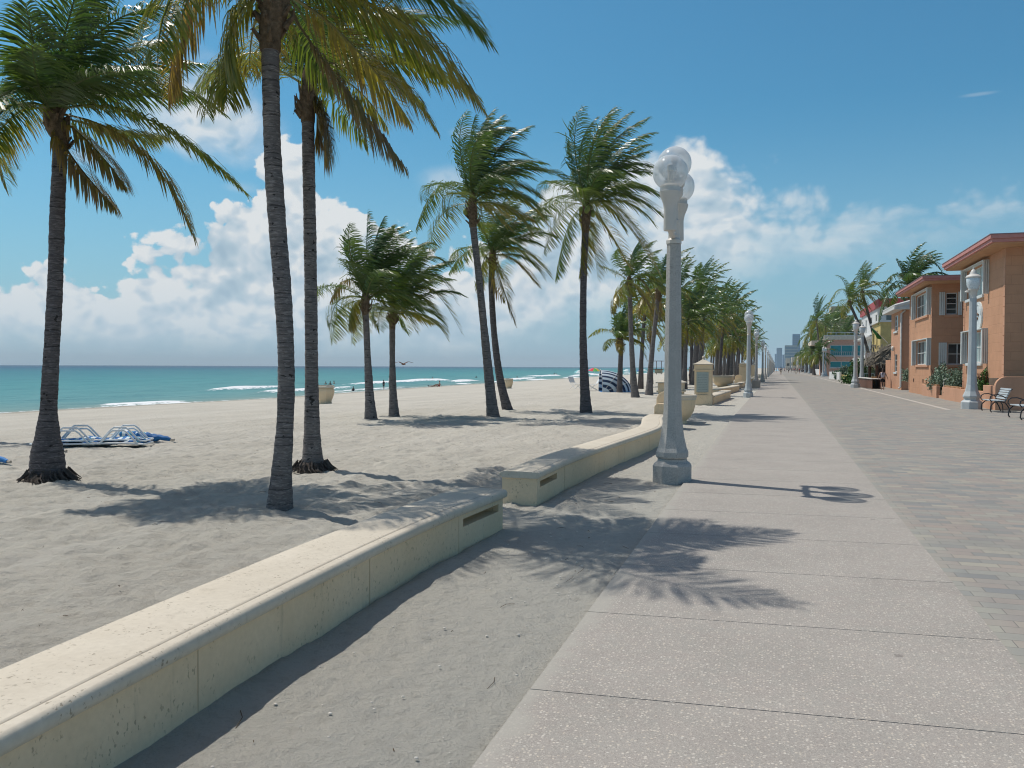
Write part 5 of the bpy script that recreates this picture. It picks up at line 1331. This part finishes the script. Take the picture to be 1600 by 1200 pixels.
town_palm('dark windswept palm behind the roofs of the second and third orange houses', 13.4, 80, (1420, 448), 205, 3.9, m_trunkd, 24, [((1393, 445), (1372, 505), .1), ((1400, 428), (1378, 452), .05), ((1410, 425), (1400, 405), .05), ((1450, 410), (1472, 425), .05)], wide=.09, nl=44, age=(.0, .12), wind=.9, emin=-10)
for i, (X, Y, u, v, L) in enumerate([(8.9, 190, 1276, 500, 6.0), (9.6, 205, 1290, 512, 5.6), (8.2, 215, 1266, 520, 5.6), (8.0, 200, 1268, 548, 4.6), (12, 225, 1305, 508, 5.6), (9, 180, 1279, 552, 4.2), (14, 216, 1322, 520, 5)]):
    town_palm(['tallest palm of the dense clump left of the glazed building', 'palm in the clump touching the glazed building roof', 'left palm of the dense clump on the building side', 'low spreading palm with bare petioles at the foot of the clump', 'palm behind the roof of the glazed building, left one', 'lowest palm of the clump, fronds arching over the crowd', 'palm behind the roof of the glazed building, right one'][i],
              X, Y, (u, v), 210+i, L, m_trunk, 26, wide=.15, nl=30, age=(.05, .6), wind=.35, emin=-45)
rq = random.Random(5)
for Y in list(range(240, 330, 13))+list(range(335, 620, 17)):
    k = rq.randrange(5); copy_thing(VAR[k], (rq.uniform(9.5, 13.5)+(Y-240)*.012, Y, 0), '%s far palm on the building side, counted back from the dense clump' % ORD[(Y-240)//13 if Y < 330 else 7+(Y-335)//17] if Y < 400 else 'tiny palm at the far end of the building side', HOUSE_P, rz=rq.uniform(-.5, .5), sc=rq.uniform(1.0, 1.35))

for i in range(34):
    Y = 236+i*11.5; k = rq.randrange(5); copy_thing(VAR[k], (rq.uniform(8.6, 10.5)+(Y-236)*.004, Y, -rq.uniform(.3, 1.6)), 'low palm in the green mass along the far building side', HOUSE_P, rz=rq.uniform(-.6, .6), sc=rq.uniform(.85, 1.2))
# ---- benches
def bench(y0, y1, xf, label):
    root = thing('park_bench', label, 'bench', (xf, (y0+y1)/2, 0), 'black iron benches by the tall planter')
    d = .66
    for yv in (y0, y1):
        fr_ = MB()
        fr_.tube([(xf+.02, yv, 0), (xf-.03, yv, .1), (xf-.01, yv, .28), (xf+.10, yv, .40), (xf+.30, yv, .44), (xf+.48, yv, .38), (xf+.58, yv, .22), (xf+.66, yv, .0)], .022, 8)
        fr_.tube([(xf+.30, yv, .44), (xf+.38, yv, .30), (xf+.40, yv, .0)] if yv == y0 else [(xf+.5, yv, .36), (xf+.54, yv, .3)], .018, 6)
        fr_.build('leg_frame', m_black, root, smooth=True)
        MB().tube([(xf+.02, yv, .42), (xf-.05, yv, .50), (xf-.03, yv, .62), (xf+.06, yv, .68), (xf+.22, yv, .69), (xf+.38, yv, .64), (xf+.52, yv, .54)], .020, 8).build('armrest', m_black, root, smooth=True)
        MB().tube([(xf+.46, yv, .42), (xf+.52, yv, .60), (xf+.62, yv, .84), (xf+.70, yv, .90)], .022, 8).build('back_post', m_black, root, smooth=True)
    s = MB()
    for k in range(5): x = xf+.0+k*.10; s.box(x, x+.075, y0-.03, y1+.03, .445, .475)
    s.build('seat', m_slat, root, bevel=.006)
    b = MB()
    for k in range(5): f = k/4; b.obox((xf+.50+f*.15, y0-.03, .55+f*.34), (xf+.50+f*.15, y1+.03, .55+f*.34), .025, .07, up=(.35, 0, .94))
    b.build('backrest', m_slat, root, bevel=.005)
bench(36.1, 37.6, 7.74, 'black and grey slatted bench at the foot of the tall lantern lamp')
b2p = spot(1597, 657); bench(b2p.y, b2p.y+1.5, b2p.x-.02, 'black and grey slatted bench cut by the right edge of the frame')

# ---- loungers and folded umbrellas
m_tube = plain('white_tube', (.74, .74, .72), .3, .5, var=.03)
m_blue = plain('blue_canvas', (.02, .16, .42), .6, .3, var=.2, scale=8)
m_bw, T = mat('blue_white_sling', rough=.7)
xx_, yy_, zz_ = T.sep(T.O)
st_ = T.m('FRACT', T.m('MULTIPLY', xx_, 4.5)); st2 = T.m('FRACT', T.m('MULTIPLY', T.m('ADD', xx_, yy_), 3.1))
c = T.mix(T.m('GREATER_THAN', st_, .5), (.02, .13, .36), T.mix(T.m('GREATER_THAN', st2, .6), (.60, .66, .68), (.03, .28, .40))); T.put(T.b.inputs['Base Color'], c)
def lounger(loc, rz, label, dz=0):
    root = thing('sun_lounger', label, 'lounger', (0, 0, 0), 'upturned white loungers left on the sand')
    for s in (-.32, .32):
        MB().tube([(-.98, s, .05), (-.6, s, .07), (.55, s, .09), (.98, s, .06)], .019, 8).build('side_rail', m_tube, root, smooth=True)
        for a, b in ((-.86, -.08), (.12, .86)):
            MB().tube([(a, s, .07), (a+.20, s, .30), (a+.26, s, .345), (b-.26, s, .345), (b-.20, s, .30), (b, s, .08)], .019, 8).build('leg', m_tube, root, smooth=True)
    for x in (-.98, 0, .98): MB().tube([(x, -.32, .06), (x, .32, .06)], .017, 6).build('crossbar', m_tube, root)
    mb = MB(); n_ = 14
    vs = []
    for i in range(n_+1):
        x = -.94+1.88*i/n_
        for j in range(5): yv = -.30+.60*j/4; vs.append((x, yv, .045+.07*sin(i*1.1+j*.7)*(.8 if 0 < j < 4 else .4)+.05))
    k5 = 5; fs = [(i*k5+j, (i+1)*k5+j, (i+1)*k5+j+1, i*k5+j+1) for i in range(n_) for j in range(4)]
    o = mb.add(vs, fs).build('sling', m_bw, root, smooth='all', fix=False); sm = o.modifiers.new('t', 'SOLIDIFY'); sm.thickness = .012
    root.location = (loc[0], loc[1], loc[2]+dz); root.rotation_euler = (0, 0, rz); return root
lc_ = spot(152, 699); ang = atan2(.297, .955)+.12
lounger((lc_.x-.15, lc_.y+.2, lc_.z), ang, 'lower upturned white lounger with blue and white sling, right of the leftmost palm')
lounger((lc_.x-.22, lc_.y+.30, lc_.z), ang+.03, 'upper upturned white lounger nested on the other one beside the leftmost palm', dz=.055)
def folded(p, q, label, r=.085):
    p = Vector(p); q = Vector(q); root = thing('folded_umbrella', label, 'beach umbrella', tuple(p), 'closed blue beach umbrellas lying on the sand')
    z = Vector((0, 0, r)); n_ = 10; pts = [p.lerp(q, i/n_)+z*(.9 if i < n_ else .4)+Vector((0, 0, .015*sin(i*2))) for i in range(n_+1)]
    MB().tube(pts, [r*.75]+[r*(1.15-.75*(i/n_))*(1+.12*sin(i*2.3)) for i in range(1, n_+1)], 9).build('canopy', m_bw if 'striped' in label else m_blue, root, smooth=True)
    d = (q-p).normalized(); MB().tube([pts[-1], pts[-1]+d*.10], .022, 8).build('tip', m_tanbox, root)
    MB().tube([pts[0]-d*.5, pts[0]], .018, 6).build('pole', m_tube, root)
a = spot(212, 690); b = spot(266, 691); folded(a, b, 'closed bright blue beach umbrella poking out to the right of the loungers', .10)
a = spot(190, 684); b = spot(248, 686); folded(a, b, 'closed blue and white striped umbrella lying behind the bright blue one', .09)
a = spot(-60, 716); b = spot(12, 726); folded(a, b, 'closed blue umbrella whose tip enters at the left edge of the frame', .09)
a = spot(60, 700); b = spot(101, 707); folded(a, b, 'closed blue umbrella emerging from behind the leftmost palm base', .06)

# ---- striped tent
m_str, T = mat('striped_cloth', rough=.75)
x_, y_, z_ = T.sep(T.O)
c = T.mix(T.step(T.m('SINE', T.m('MULTIPLY', T.m('ARCSINE', T.m('MINIMUM', T.m('MAXIMUM', T.m('DIVIDE', y_, 1.27), -1), 1)), 27)), -.12, .12), (.022, .045, .10), (.58, .68, .76)); T.put(T.b.inputs['Base Color'], c)
tn = thing('beach_tent', 'navy and white striped half dome beach tent behind the small palm', 'tent', (0, 0, 0))
vs = []; na, nb_ = 20, 28
for i in range(na+1):
    th = pi/2*i/na           # 0 at the open side hoop, pi/2 at the back on the sand
    for j in range(nb_+1):
        ph = -pi/2+pi*j/nb_
        x = sin(th)*cos(ph)*2.15; z = cos(th)*cos(ph)*1.50; yv = sin(ph)*1.25
        vs.append((x, yv, z-.02+.02*sin(j*2.2)*sin(th*2)))
fs = [(i*(nb_+1)+j, (i+1)*(nb_+1)+j, (i+1)*(nb_+1)+j+1, i*(nb_+1)+j+1) for i in range(na) for j in range(nb_)]
o = MB().add(vs, fs).build('canopy', m_str, tn, smooth='all', fix=False); o.modifiers.new('t', 'SOLIDIFY').thickness = .01
for k in (0, 7, 14): th = pi/2*k/na; MB().tube([(sin(th)*cos(p_)*2.16, sin(p_)*1.26, cos(th)*cos(p_)*1.51) for p_ in [-pi/2+pi*j/14 for j in range(15)]], .014, 5).build('hoop', m_tube, tn)
MB().box(0, 2.1, -1.2, 1.2, .0, .03).build('groundsheet', m_blue, tn)
tq = spot(934, 612.5); tn.location = (tq.x, tq.y+.9, tq.z); tn.rotation_euler = (0, 0, atan2(.297, .955))
# folding chair by the tent
def beach_chair(p, label, rz=0):
    root = thing('folding_chair', label, 'chair', (0, 0, 0), 'white folding chairs on the sand')
    for s in (-.28, .28):
        MB().tube([(-.35, s, 0), (.35, s, .55), (.55, s, .95)], .018, 6).build('back_leg', m_tube, root); MB().tube([(.35, s, 0), (-.35, s, .42)], .018, 6).build('front_leg', m_tube, root)
    MB().box(-.35, .22, -.27, .27, .38, .41).build('seat', m_tube, root); MB().obox((.30, 0, .5), (.54, 0, .93), .54, .02).build('backrest', m_tube, root)
    root.location = tuple(p); root.rotation_euler = (0, 0, rz)
beach_chair(spot(926, 610), 'white folding chair left of the striped tent', .4); beach_chair(spot(899, 608), 'low white folding chair left of the black palm trunk', 2.6)
# open beach umbrellas
def umbrella(p, r, h, cols, label, tilt=.12):
    root = thing('beach_umbrella', label, 'beach umbrella', (0, 0, 0), 'open beach umbrellas along the shore')
    MB().tube([(0, 0, -.1), (0, 0, h)], .03, 6).build('pole', m_tube, root)
    k = len(cols)
    for i, c_ in enumerate(cols):
        vs = [(0, 0, h)]
        for j in range(5):
            a = 2*pi*(i+j/4)/k
            for f in (.5, 1): vs.append((cos(a)*r*f, sin(a)*r*f, h-r*.42*f*f))
        fs = [(0, 1+2*j, 3+2*j) for j in range(4)]+[(1+2*j, 2+2*j, 4+2*j, 3+2*j) for j in range(4)]
        nm = 'canvas_%d_%d_%d' % tuple(int(x*99) for x in c_); mm = bpy.data.materials.get(nm) or plain(nm, c_, .7)
        o = MB().add(vs, fs).build('canopy_panel', mm, root, fix=False); o.modifiers.new('t', 'SOLIDIFY').thickness = .02
    root.location = tuple(p); root.rotation_euler = (tilt, tilt*.5, 0)
R_, Ye, Gr, Pk, Wh, Bl = (.60, .03, .05), (.62, .48, .08), (.10, .42, .10), (.62, .12, .20), (.6, .7, .7), (.03, .10, .35)
umbrella(spot(928, 592), 1.3, 2.3, [Pk, Gr, Ye, R_, Pk, R_, Gr, Ye], 'rainbow coloured beach umbrella behind the striped tent')
for u, v, cols, lab in [(905, 590, [Wh, (.2, .5, .5)]*3, 'pale turquoise beach umbrella left of the black palm'), (999, 583.5, [Bl, Bl, (.02, .05, .2)]*2, 'dark blue beach umbrella near the water'), (1006, 583.2, [Wh]*6, 'white beach umbrella near the water, right of the dark blue one'), (980, 586, [Wh, Wh, (.3, .5, .55)]*2, 'low white umbrella just behind the tent')]:
    umbrella(spot(u, v), 1.5, 2.1, cols, lab)
# lifeguard tower
lt = spot(1024, 585); lg = thing('lifeguard_tower', 'open lifeguard tower with a flat canopy, between palms left of the nearest lamp post', 'tower', tuple(lt)); s = FPX/depth_of(lt)
x, y, z = lt; W_ = 25/s; HH = 20.5/s
MB().box(x-W_*.5, x+W_*.5, y-W_*.3, y+W_*.3, z+HH, z+HH*1.04).build('canopy', m_brown, lg)
MB().box(x-W_*.02, x+W_*.42, y-W_*.2, y+W_*.2, z+HH*.08, z+HH*.42).build('cabin', m_beige, lg); MB().box(x-W_*.4, x+W_*.5, y-W_*.25, y+W_*.25, z+HH*.36, z+HH*.40).build('deck', m_brown, lg)
for dx_ in (-.2, .05, .35): MB().box(x+W_*dx_, x+W_*(dx_+.035), y-.1, y+.1, z-.3, z+HH).build('post', m_brown, lg)

# ================================================================== PEOPLE
m_skin = plain('skin_light', (.42, .25, .17), .55, .3); m_skin2 = plain('skin_tan', (.22, .11, .065), .55, .3)
m_hair = plain('hair_dark', (.02, .013, .01), .6, .3)
def skinmesh(verts, edges, rad, sub=1):
    me = bpy.data.meshes.new('tmp'); me.from_pydata(verts, edges, []); o = bpy.data.objects.new('tmp', me); COL.objects.link(o)
    sk = o.modifiers.new('s', 'SKIN'); sk.use_smooth_shade = True
    for i, r in enumerate(rad): me.skin_vertices[0].data[i].radius = r if hasattr(r, '__len__') else (r, r)
    me.skin_vertices[0].data[0].use_root = True
    ss = o.modifiers.new('u', 'SUBSURF'); ss.levels = ss.render_levels = sub
    dg = bpy.context.evaluated_depsgraph_get(); dg.update(); m2 = bpy.data.meshes.new_from_object(o.evaluated_get(dg))
    bpy.data.objects.remove(o); bpy.data.meshes.remove(me); return m2
def mesh_child(me, name, m, parent):
    me.materials.clear(); me.materials.append(m); me.polygons.foreach_set('use_smooth', [True]*len(me.polygons))
    o = bpy.data.objects.new(name, me); COL.objects.link(o); o.parent = parent; return o
def person(loc, rz, label, pose='stand', top=(.5, .5, .5), bottom=(.02, .02, .02), skin=None, h=1.68, hair='short', hires=False, group=None, bare=False, hands=True):
    """one continuous body facing +Y, hair and clothing as children"""
    J = dict(pel=(0, 0, .95), wa=(0, 0, 1.08), ch=(0, .0, 1.28), nk=(0, 0, 1.45), nk2=(0, .01, 1.50), hd=(0, .02, 1.57), hd2=(0, .025, 1.65), hd3=(0, .015, 1.71),
             ls=(-.17, 0, 1.40), le=(-.24, -.03, 1.13), lw_=(-.25, .05, .89), lh=(-.25, .07, .81), rs=(.17, 0, 1.40), re=(.24, -.03, 1.13), rw=(.25, .05, .89), rh=(.25, .07, .81),
             lhp=(-.09, 0, .90), lk=(-.10, .02, .50), la=(-.10, -.02, .09), lt=(-.11, .12, .03), rhp=(.09, 0, .90), rk=(.10, .02, .50), ra=(.10, -.02, .09), rt=(.11, .12, .03), ns=(0, .12, 1.61))
    if pose == 'walk':
        J.update(le=(-.25, -.10, 1.15), lw_=(-.29, -.16, .93), lh=(-.30, -.17, .85), re=(.25, .06, 1.14), rw=(.24, .20, .96), rh=(.24, .25, .89), lk=(-.09, .14, .52), la=(-.09, .16, .10), lt=(-.10, .30, .05), rk=(.09, -.05, .50), ra=(.09, -.32, .15), rt=(.10, -.22, .03))
    if pose == 'walk2':
        J.update(le=(-.27, .04, 1.14), lw_=(-.33, .14, .93), lh=(-.34, .17, .85), re=(.27, -.08, 1.15), rw=(.35, -.12, .95), rh=(.37, -.12, .87), lk=(-.09, -.02, .50), la=(-.09, -.22, .13), lt=(-.10, -.12, .03), rk=(.09, .12, .51), ra=(.09, .14, .09), rt=(.10, .27, .03))
    if pose == 'sit':
        dz = -.86
        for k in list(J):
            J[k] = (J[k][0], J[k][1], J[k][2]+dz)
        J.update(lhp=(-.09, .02, .08), lk=(-.14, .38, .36), la=(-.13, .66, .08), lt=(-.13, .80, .05), rhp=(.09, .02, .08), rk=(.14, .40, .30), ra=(.13, .72, .07), rt=(.13, .86, .05), le=(-.26, -.12, .30), lw_=(-.28, -.26, .08), lh=(-.28, -.30, .03), re=(.24, .14, .34), rw=(.14, .36, .36), rh=(.14, .42, .36))
    if pose == 'lie':
        def rot(p): x, y, z = p; return (x, z-.9, .12+y*.4)
        J = {k: rot(v) for k, v in J.items()}; J['lk'] = (-.10, -.42, .40); J['la'] = (-.10, -.60, .06); J['lt'] = (-.1, -.72, .04)
    if pose == 'arm':
        J.update(le=(-.30, .18, 1.34), lw_=(-.18, .34, 1.42), lh=(-.12, .38, 1.46))
    if pose == 'wade': J.update(le=(-.36, .04, 1.18), lw_=(-.52, .16, 1.06), lh=(-.58, .2, 1.02), re=(.36, .04, 1.18), rw=(.5, .18, 1.04), rh=(.56, .22, 1.0))
    k_ = h/1.74; names_ = list(J); V = [tuple(c_*k_ for c_ in J[n]) for n in names_]; I = {n: i for i, n in enumerate(names_)}
    E_ = [('pel', 'wa'), ('wa', 'ch'), ('ch', 'nk'), ('nk', 'nk2'), ('nk2', 'hd'), ('hd', 'hd2'), ('hd2', 'hd3'), ('ch', 'ls'), ('ls', 'le'), ('le', 'lw_'), ('lw_', 'lh'), ('ch', 'rs'), ('rs', 're'), ('re', 'rw'), ('rw', 'rh'),
          ('pel', 'lhp'), ('lhp', 'lk'), ('lk', 'la'), ('la', 'lt'), ('pel', 'rhp'), ('rhp', 'rk'), ('rk', 'ra'), ('ra', 'rt'), ('hd', 'ns')]
    R = dict(pel=(.14, .10), wa=(.115, .09), ch=(.135, .10), nk=(.06, .06), nk2=.05, hd=(.072, .082), hd2=(.080, .095), hd3=(.062, .07), ls=.052, rs=.052, le=.040, re=.040, lw_=.027, rw=.027, lh=(.034, .018), rh=(.034, .018),
             lhp=.088, rhp=.088, lk=.055, rk=.055, la=.036, ra=.036, lt=.03, rt=.03, ns=.014)
    rad = [tuple(q*k_ for q in (R[n] if hasattr(R[n], '__len__') else (R[n], R[n]))) for n in names_]
    if hires and hands:
        for sd_, hh, ww in (('l', 'lh', 'lw_'), ('r', 'rh', 'rw')):
            a = Vector(J[ww]); b = Vector(J[hh]); d = (b-a).normalized(); sx = Vector((0, 1, 0)); sx = (sx-d*sx.dot(d)).normalized(); fwd = d.cross(sx)
            for f in range(5):
                base = b+sx*(.030-.019*f) if f < 4 else b-d*.04+sx*.03
                ln = (.055, .068, .072, .062)[f]*.9 if f < 4 else .045
                d2 = d if f < 4 else (d*.6+sx*.8).normalized()
                p1 = base+d2*ln*.55; p2 = base+d2*ln+fwd*.012*(1 if sd_ == 'l' else -1)
                i0 = len(V); V += [tuple(Vector(p)*k_) for p in (p1, p2)]; rad += [(.009, .009), (.007, .007)]; names_ += ['f', 'f']
                E_.append((hh, i0)); E_.append((i0, i0+1))
    ed = [tuple(I[q] if isinstance(q, str) else q for q in e) for e in E_]
    root = thing('person', label, 'person', (0, 0, 0), group)
    sm_ = skin or m_skin
    mesh_child(skinmesh(V, ed, rad, 2 if hires else 1), 'body', sm_, root)
    def cloth(keys, edges, grow_, name, col, trim=None):
        vs = []; rr = []; ii = {}
        for n in keys:
            key, f = (n, None) if isinstance(n, str) else (n[0], n)
            if f: p = Vector(J[f[1]]).lerp(Vector(J[f[2]]), f[3]); r0 = np.array(R[f[1]] if hasattr(R[f[1]], '__len__') else (R[f[1]],)*2)*(1-f[3])+np.array(R[f[2]] if hasattr(R[f[2]], '__len__') else (R[f[2]],)*2)*f[3]
            else: p = Vector(J[key]); r0 = np.array(R[key] if hasattr(R[key], '__len__') else (R[key],)*2)
            ii[key] = len(vs); vs.append(tuple(p*k_)); rr.append(tuple((r0+grow_)*k_))
        nm = 'cloth_%d_%d_%d' % tuple(int(c_*99) for c_ in col); mm = bpy.data.materials.get(nm) or plain(nm, col, .85, .1)
        mesh_child(skinmesh(vs, [(ii[a], ii[b]) for a, b in edges], rr, 1), name, mm, root)
    if not bare and pose != 'lie':
        cloth(['pel', 'wa', 'ch', ('c2', 'ch', 'nk', .55), ('l2', 'ch', 'ls', .9), ('r2', 'ch', 'rs', .9)], [('pel', 'wa'), ('wa', 'ch'), ('ch', 'c2'), ('ch', 'l2'), ('ch', 'r2')], .016, 'shirt', top)
    if pose != 'lie':
        cloth(['pel', ('p2', 'pel', 'wa', .5), 'lhp', ('lk2', 'lhp', 'lk', .75), 'rhp', ('rk2', 'rhp', 'rk', .75)], [('pel', 'p2'), ('pel', 'lhp'), ('lhp', 'lk2'), ('pel', 'rhp'), ('rhp', 'rk2')], .018, 'shorts', bottom)
    hc = Vector(J['hd2'])*k_
    hm = MB().ball(hc+Vector((0, -.018, .012)), .095*k_, 14, 9, (.92, 1.02, 1.05))
    if hair == 'long': hm.tube([hc+Vector((0, -.08, .02)), hc+Vector((0, -.12, -.08)), hc+Vector((0, -.125, -.28)), hc+Vector((0, -.115, -.46))], [.03, .045, .038, .012], 8)
    if hair == 'hat': hm = MB().lathe([(.17, .03), (.175, .045), (.10, .05), (.098, .12), (.06, .15)], hc, 14)
    o = hm.build('hair' if hair != 'hat' else 'hat', m_hair if hair != 'hat' else m_wick, root, smooth='all')
    root.location = tuple(loc); root.rotation_euler = (0, 0, rz)
    return root
person(spot(1379, 609.5), -.05, 'woman seen from behind walking past the cafe, pale top, black shorts', 'walk2', (.55, .52, .58), (.012, .012, .015), m_skin, 1.66, 'long', hires=True)
SH = 'bathers on the shore'
person(spot(599.5, 609), 1.2, 'small dark child standing at the water edge left of the right small palm', 'stand', (.03, .04, .06), (.03, .05, .08), m_skin2, 1.25, group=SH)
person(spot(608.5, 609.5), -.9, 'adult in a pale shirt at the water edge beside the right small palm', 'arm', (.5, .55, .6), (.02, .02, .04), m_skin2, 1.75, group=SH)
person(spot(687, 604), 2.0, 'reclining sunbather in red at the water edge, leaning up', 'sit', (.35, .05, .04), (.35, .05, .04), m_skin, 1.7, bare=True, group=SH)
person(spot(677, 604.5), 1.9, 'sunbather lying flat on the sand left of the reclining one', 'lie', skin=m_skin2, group=SH)
person(spot(552, 612), .5, 'child crouching in the shallows left of the small palms', 'sit', (.05, .05, .06), (.04, .04, .05), m_skin2, 1.2, group=SH)
person(spot(1078, 596), .8, 'dark standing figure in shorts on the sand, left of the pier with the plate', 'arm', (.03, .03, .03), (.03, .03, .04), m_skin2, 1.75, bare=True)
def in_sea(u, v, sink, label, i):
    d = ray(u, v); t = (SEA-EYE)/d.z; p = CAMP+d*t; q = person((p.x, p.y, SEA-1.68+sink), i*1.3, label, 'wade', (.05, .05, .1), (.03, .05, .1), [m_skin, m_skin2][i % 2], bare=True, group='swimmers in the sea')
for i, (u, v, sk, lab) in enumerate([(509, 601, .5, 'swimmer above the left rim of the nearer urn'), (516, 602, .6, 'swimmer above the right rim of the nearer urn'), (522, 599, .45, 'swimmer right of the nearer urn'), (664, 594, .5, 'swimmer farther out, leftmost of the loose pair right of the small palms'), (676, 592.5, .55, 'swimmer farther out, rightmost of the loose pair right of the small palms'), (744, 590, .5, 'swimmer just left of the leaning palms'), (808, 592, .7, 'swimmer right of the farther urn'), (866, 585, .7, 'distant swimmer left of the black trunked palm'), (869, 585.5, .7, 'distant swimmer nearest the black trunked palm')]): in_sea(u, v, sk, lab, i)
# crowd on the promenade
protos = [person((0, 0, 0), 0, 'x', 'walk', (.55, .1, .1), (.04, .05, .12), m_skin, 1.72, group='walkers far down the promenade'), person((0, 0, 0), 0, 'x', 'walk2', (.6, .6, .58), (.03, .03, .03), m_skin2, 1.66, 'long', group='walkers far down the promenade'),
          person((0, 0, 0), 0, 'x', 'stand', (.08, .1, .16), (.3, .28, .22), m_skin, 1.76, group='walkers far down the promenade')]
spots_ = [(1220, 585.5, 'darkest lone walker where the walkway narrows to a point'), (1209.5, 582, 'dark walker left of the lone walker, by the lamp row'), (1213.5, 582, 'dark walker between the lamp row and the lone walker'), (1226, 582, None), (1232, 582.5, None), (1236.5, 582, None), (1241, 583, 'walker in red among the crowd'), (1243.5, 584.5, 'walker in pale top nearest us in the crowd'),
          (1246, 582.5, None), (1249, 584, None), (1252, 582, None), (1229, 580.5, None), (1239, 580.5, None), (1256, 582.5, None), (1222, 580, None), (1217, 580, None), (1234, 580, None), (1264, 583, 'walker standing left of the low white wall')]
for i, (u, v, lab) in enumerate(spots_):
    k = 2 if i in (0, 1, 2) else i % 3; p = spot(u, v); lab = lab or 'tiny blurred walker in the far promenade crowd'
    copy_thing(protos[k], p, lab, rz=(i*2.4) % 6.2)
for q in protos:
    for ch in list(q.children): bpy.data.objects.remove(ch)
    bpy.data.objects.remove(q)
# gull
gl_ = far(630.5, 569, 70); mb = MB(); s = .55
mb.ball(gl_, .10, 8, 6, (2.0, .8, .7)); gb = thing('seagull', 'small dark seagull gliding over the horizon right of the small palms', 'bird', tuple(gl_))
mb.build('body', m_brown, gb, smooth='all')
for sg in (-1, 1):
    o = MB().add([gl_+Vector((.08, 0, .02)), gl_+Vector((-.10, 0, .02)), gl_+Vector((sg*.35-.05, sg*.15, .20)), gl_+Vector((sg*.35+.08, sg*.15, .20)), gl_+Vector((sg*.75, sg*.3, .10))], [(0, 1, 2, 3), (3, 2, 4)]).build('wing', m_brown, gb, fix=False); o.modifiers.new('t', 'SOLIDIFY').thickness = .02

# twigs, leaf bits and shell crumbs strewn on the sand
mb = MB(); rg = random.Random(77)
for i in range(200):
    if i % 6: x, y = rg.uniform(-13, -3.3), rg.uniform(3.5, 22)
    else: x, y = rg.uniform(-2.45, -1.3), rg.uniform(2.4, 16)
    a = rg.uniform(0, 6.28); l = rg.uniform(.006, .025) if i % 9 else rg.uniform(.04, .10); r = rg.uniform(.0015, .003)
    z = gz(x, y)+.004; mb.tube([(x-cos(a)*l, y-sin(a)*l, z-.004), (x+sin(a)*l*.2, y-cos(a)*l*.2, z+.006), (x+cos(a)*l, y+sin(a)*l, z)], r, 4)
mb.build('beach_litter', plain('dry_twig', (.13, .095, .06), .9), kind='stuff')
mb = MB()
for i in range(260):
    if i % 2: x, y = rg.uniform(-12, -3.3), rg.uniform(3.5, 18)
    else: x, y = rg.uniform(-2.45, -1.25), rg.uniform(2.4, 12)
    r = rg.uniform(.004, .012); mb.ball((x, y, gz(x, y)+.006), r, 6, 4, (1, .7, .5))
mb.build('shell_bits', plain('shell', (.66, .62, .55), .6), kind='stuff')

# ------------------------------------------------------------------ sea air
hm_ = bpy.data.materials.new('haze'); hm_.use_nodes = True; T = NT(hm_.node_tree); T.n.remove(T.n['Principled BSDF'])
pv = T.new('ShaderNodeVolumePrincipled'); pv.inputs['Color'].default_value = (.84, .95, 1, 1); pv.inputs['Density'].default_value = .00012
T.l.new(pv.outputs[0], T.n['Material Output'].inputs['Volume'])
MB().box(-9000, 5200, -5000, 14500, -4.2, 120).build('haze', hm_, kind='stuff')
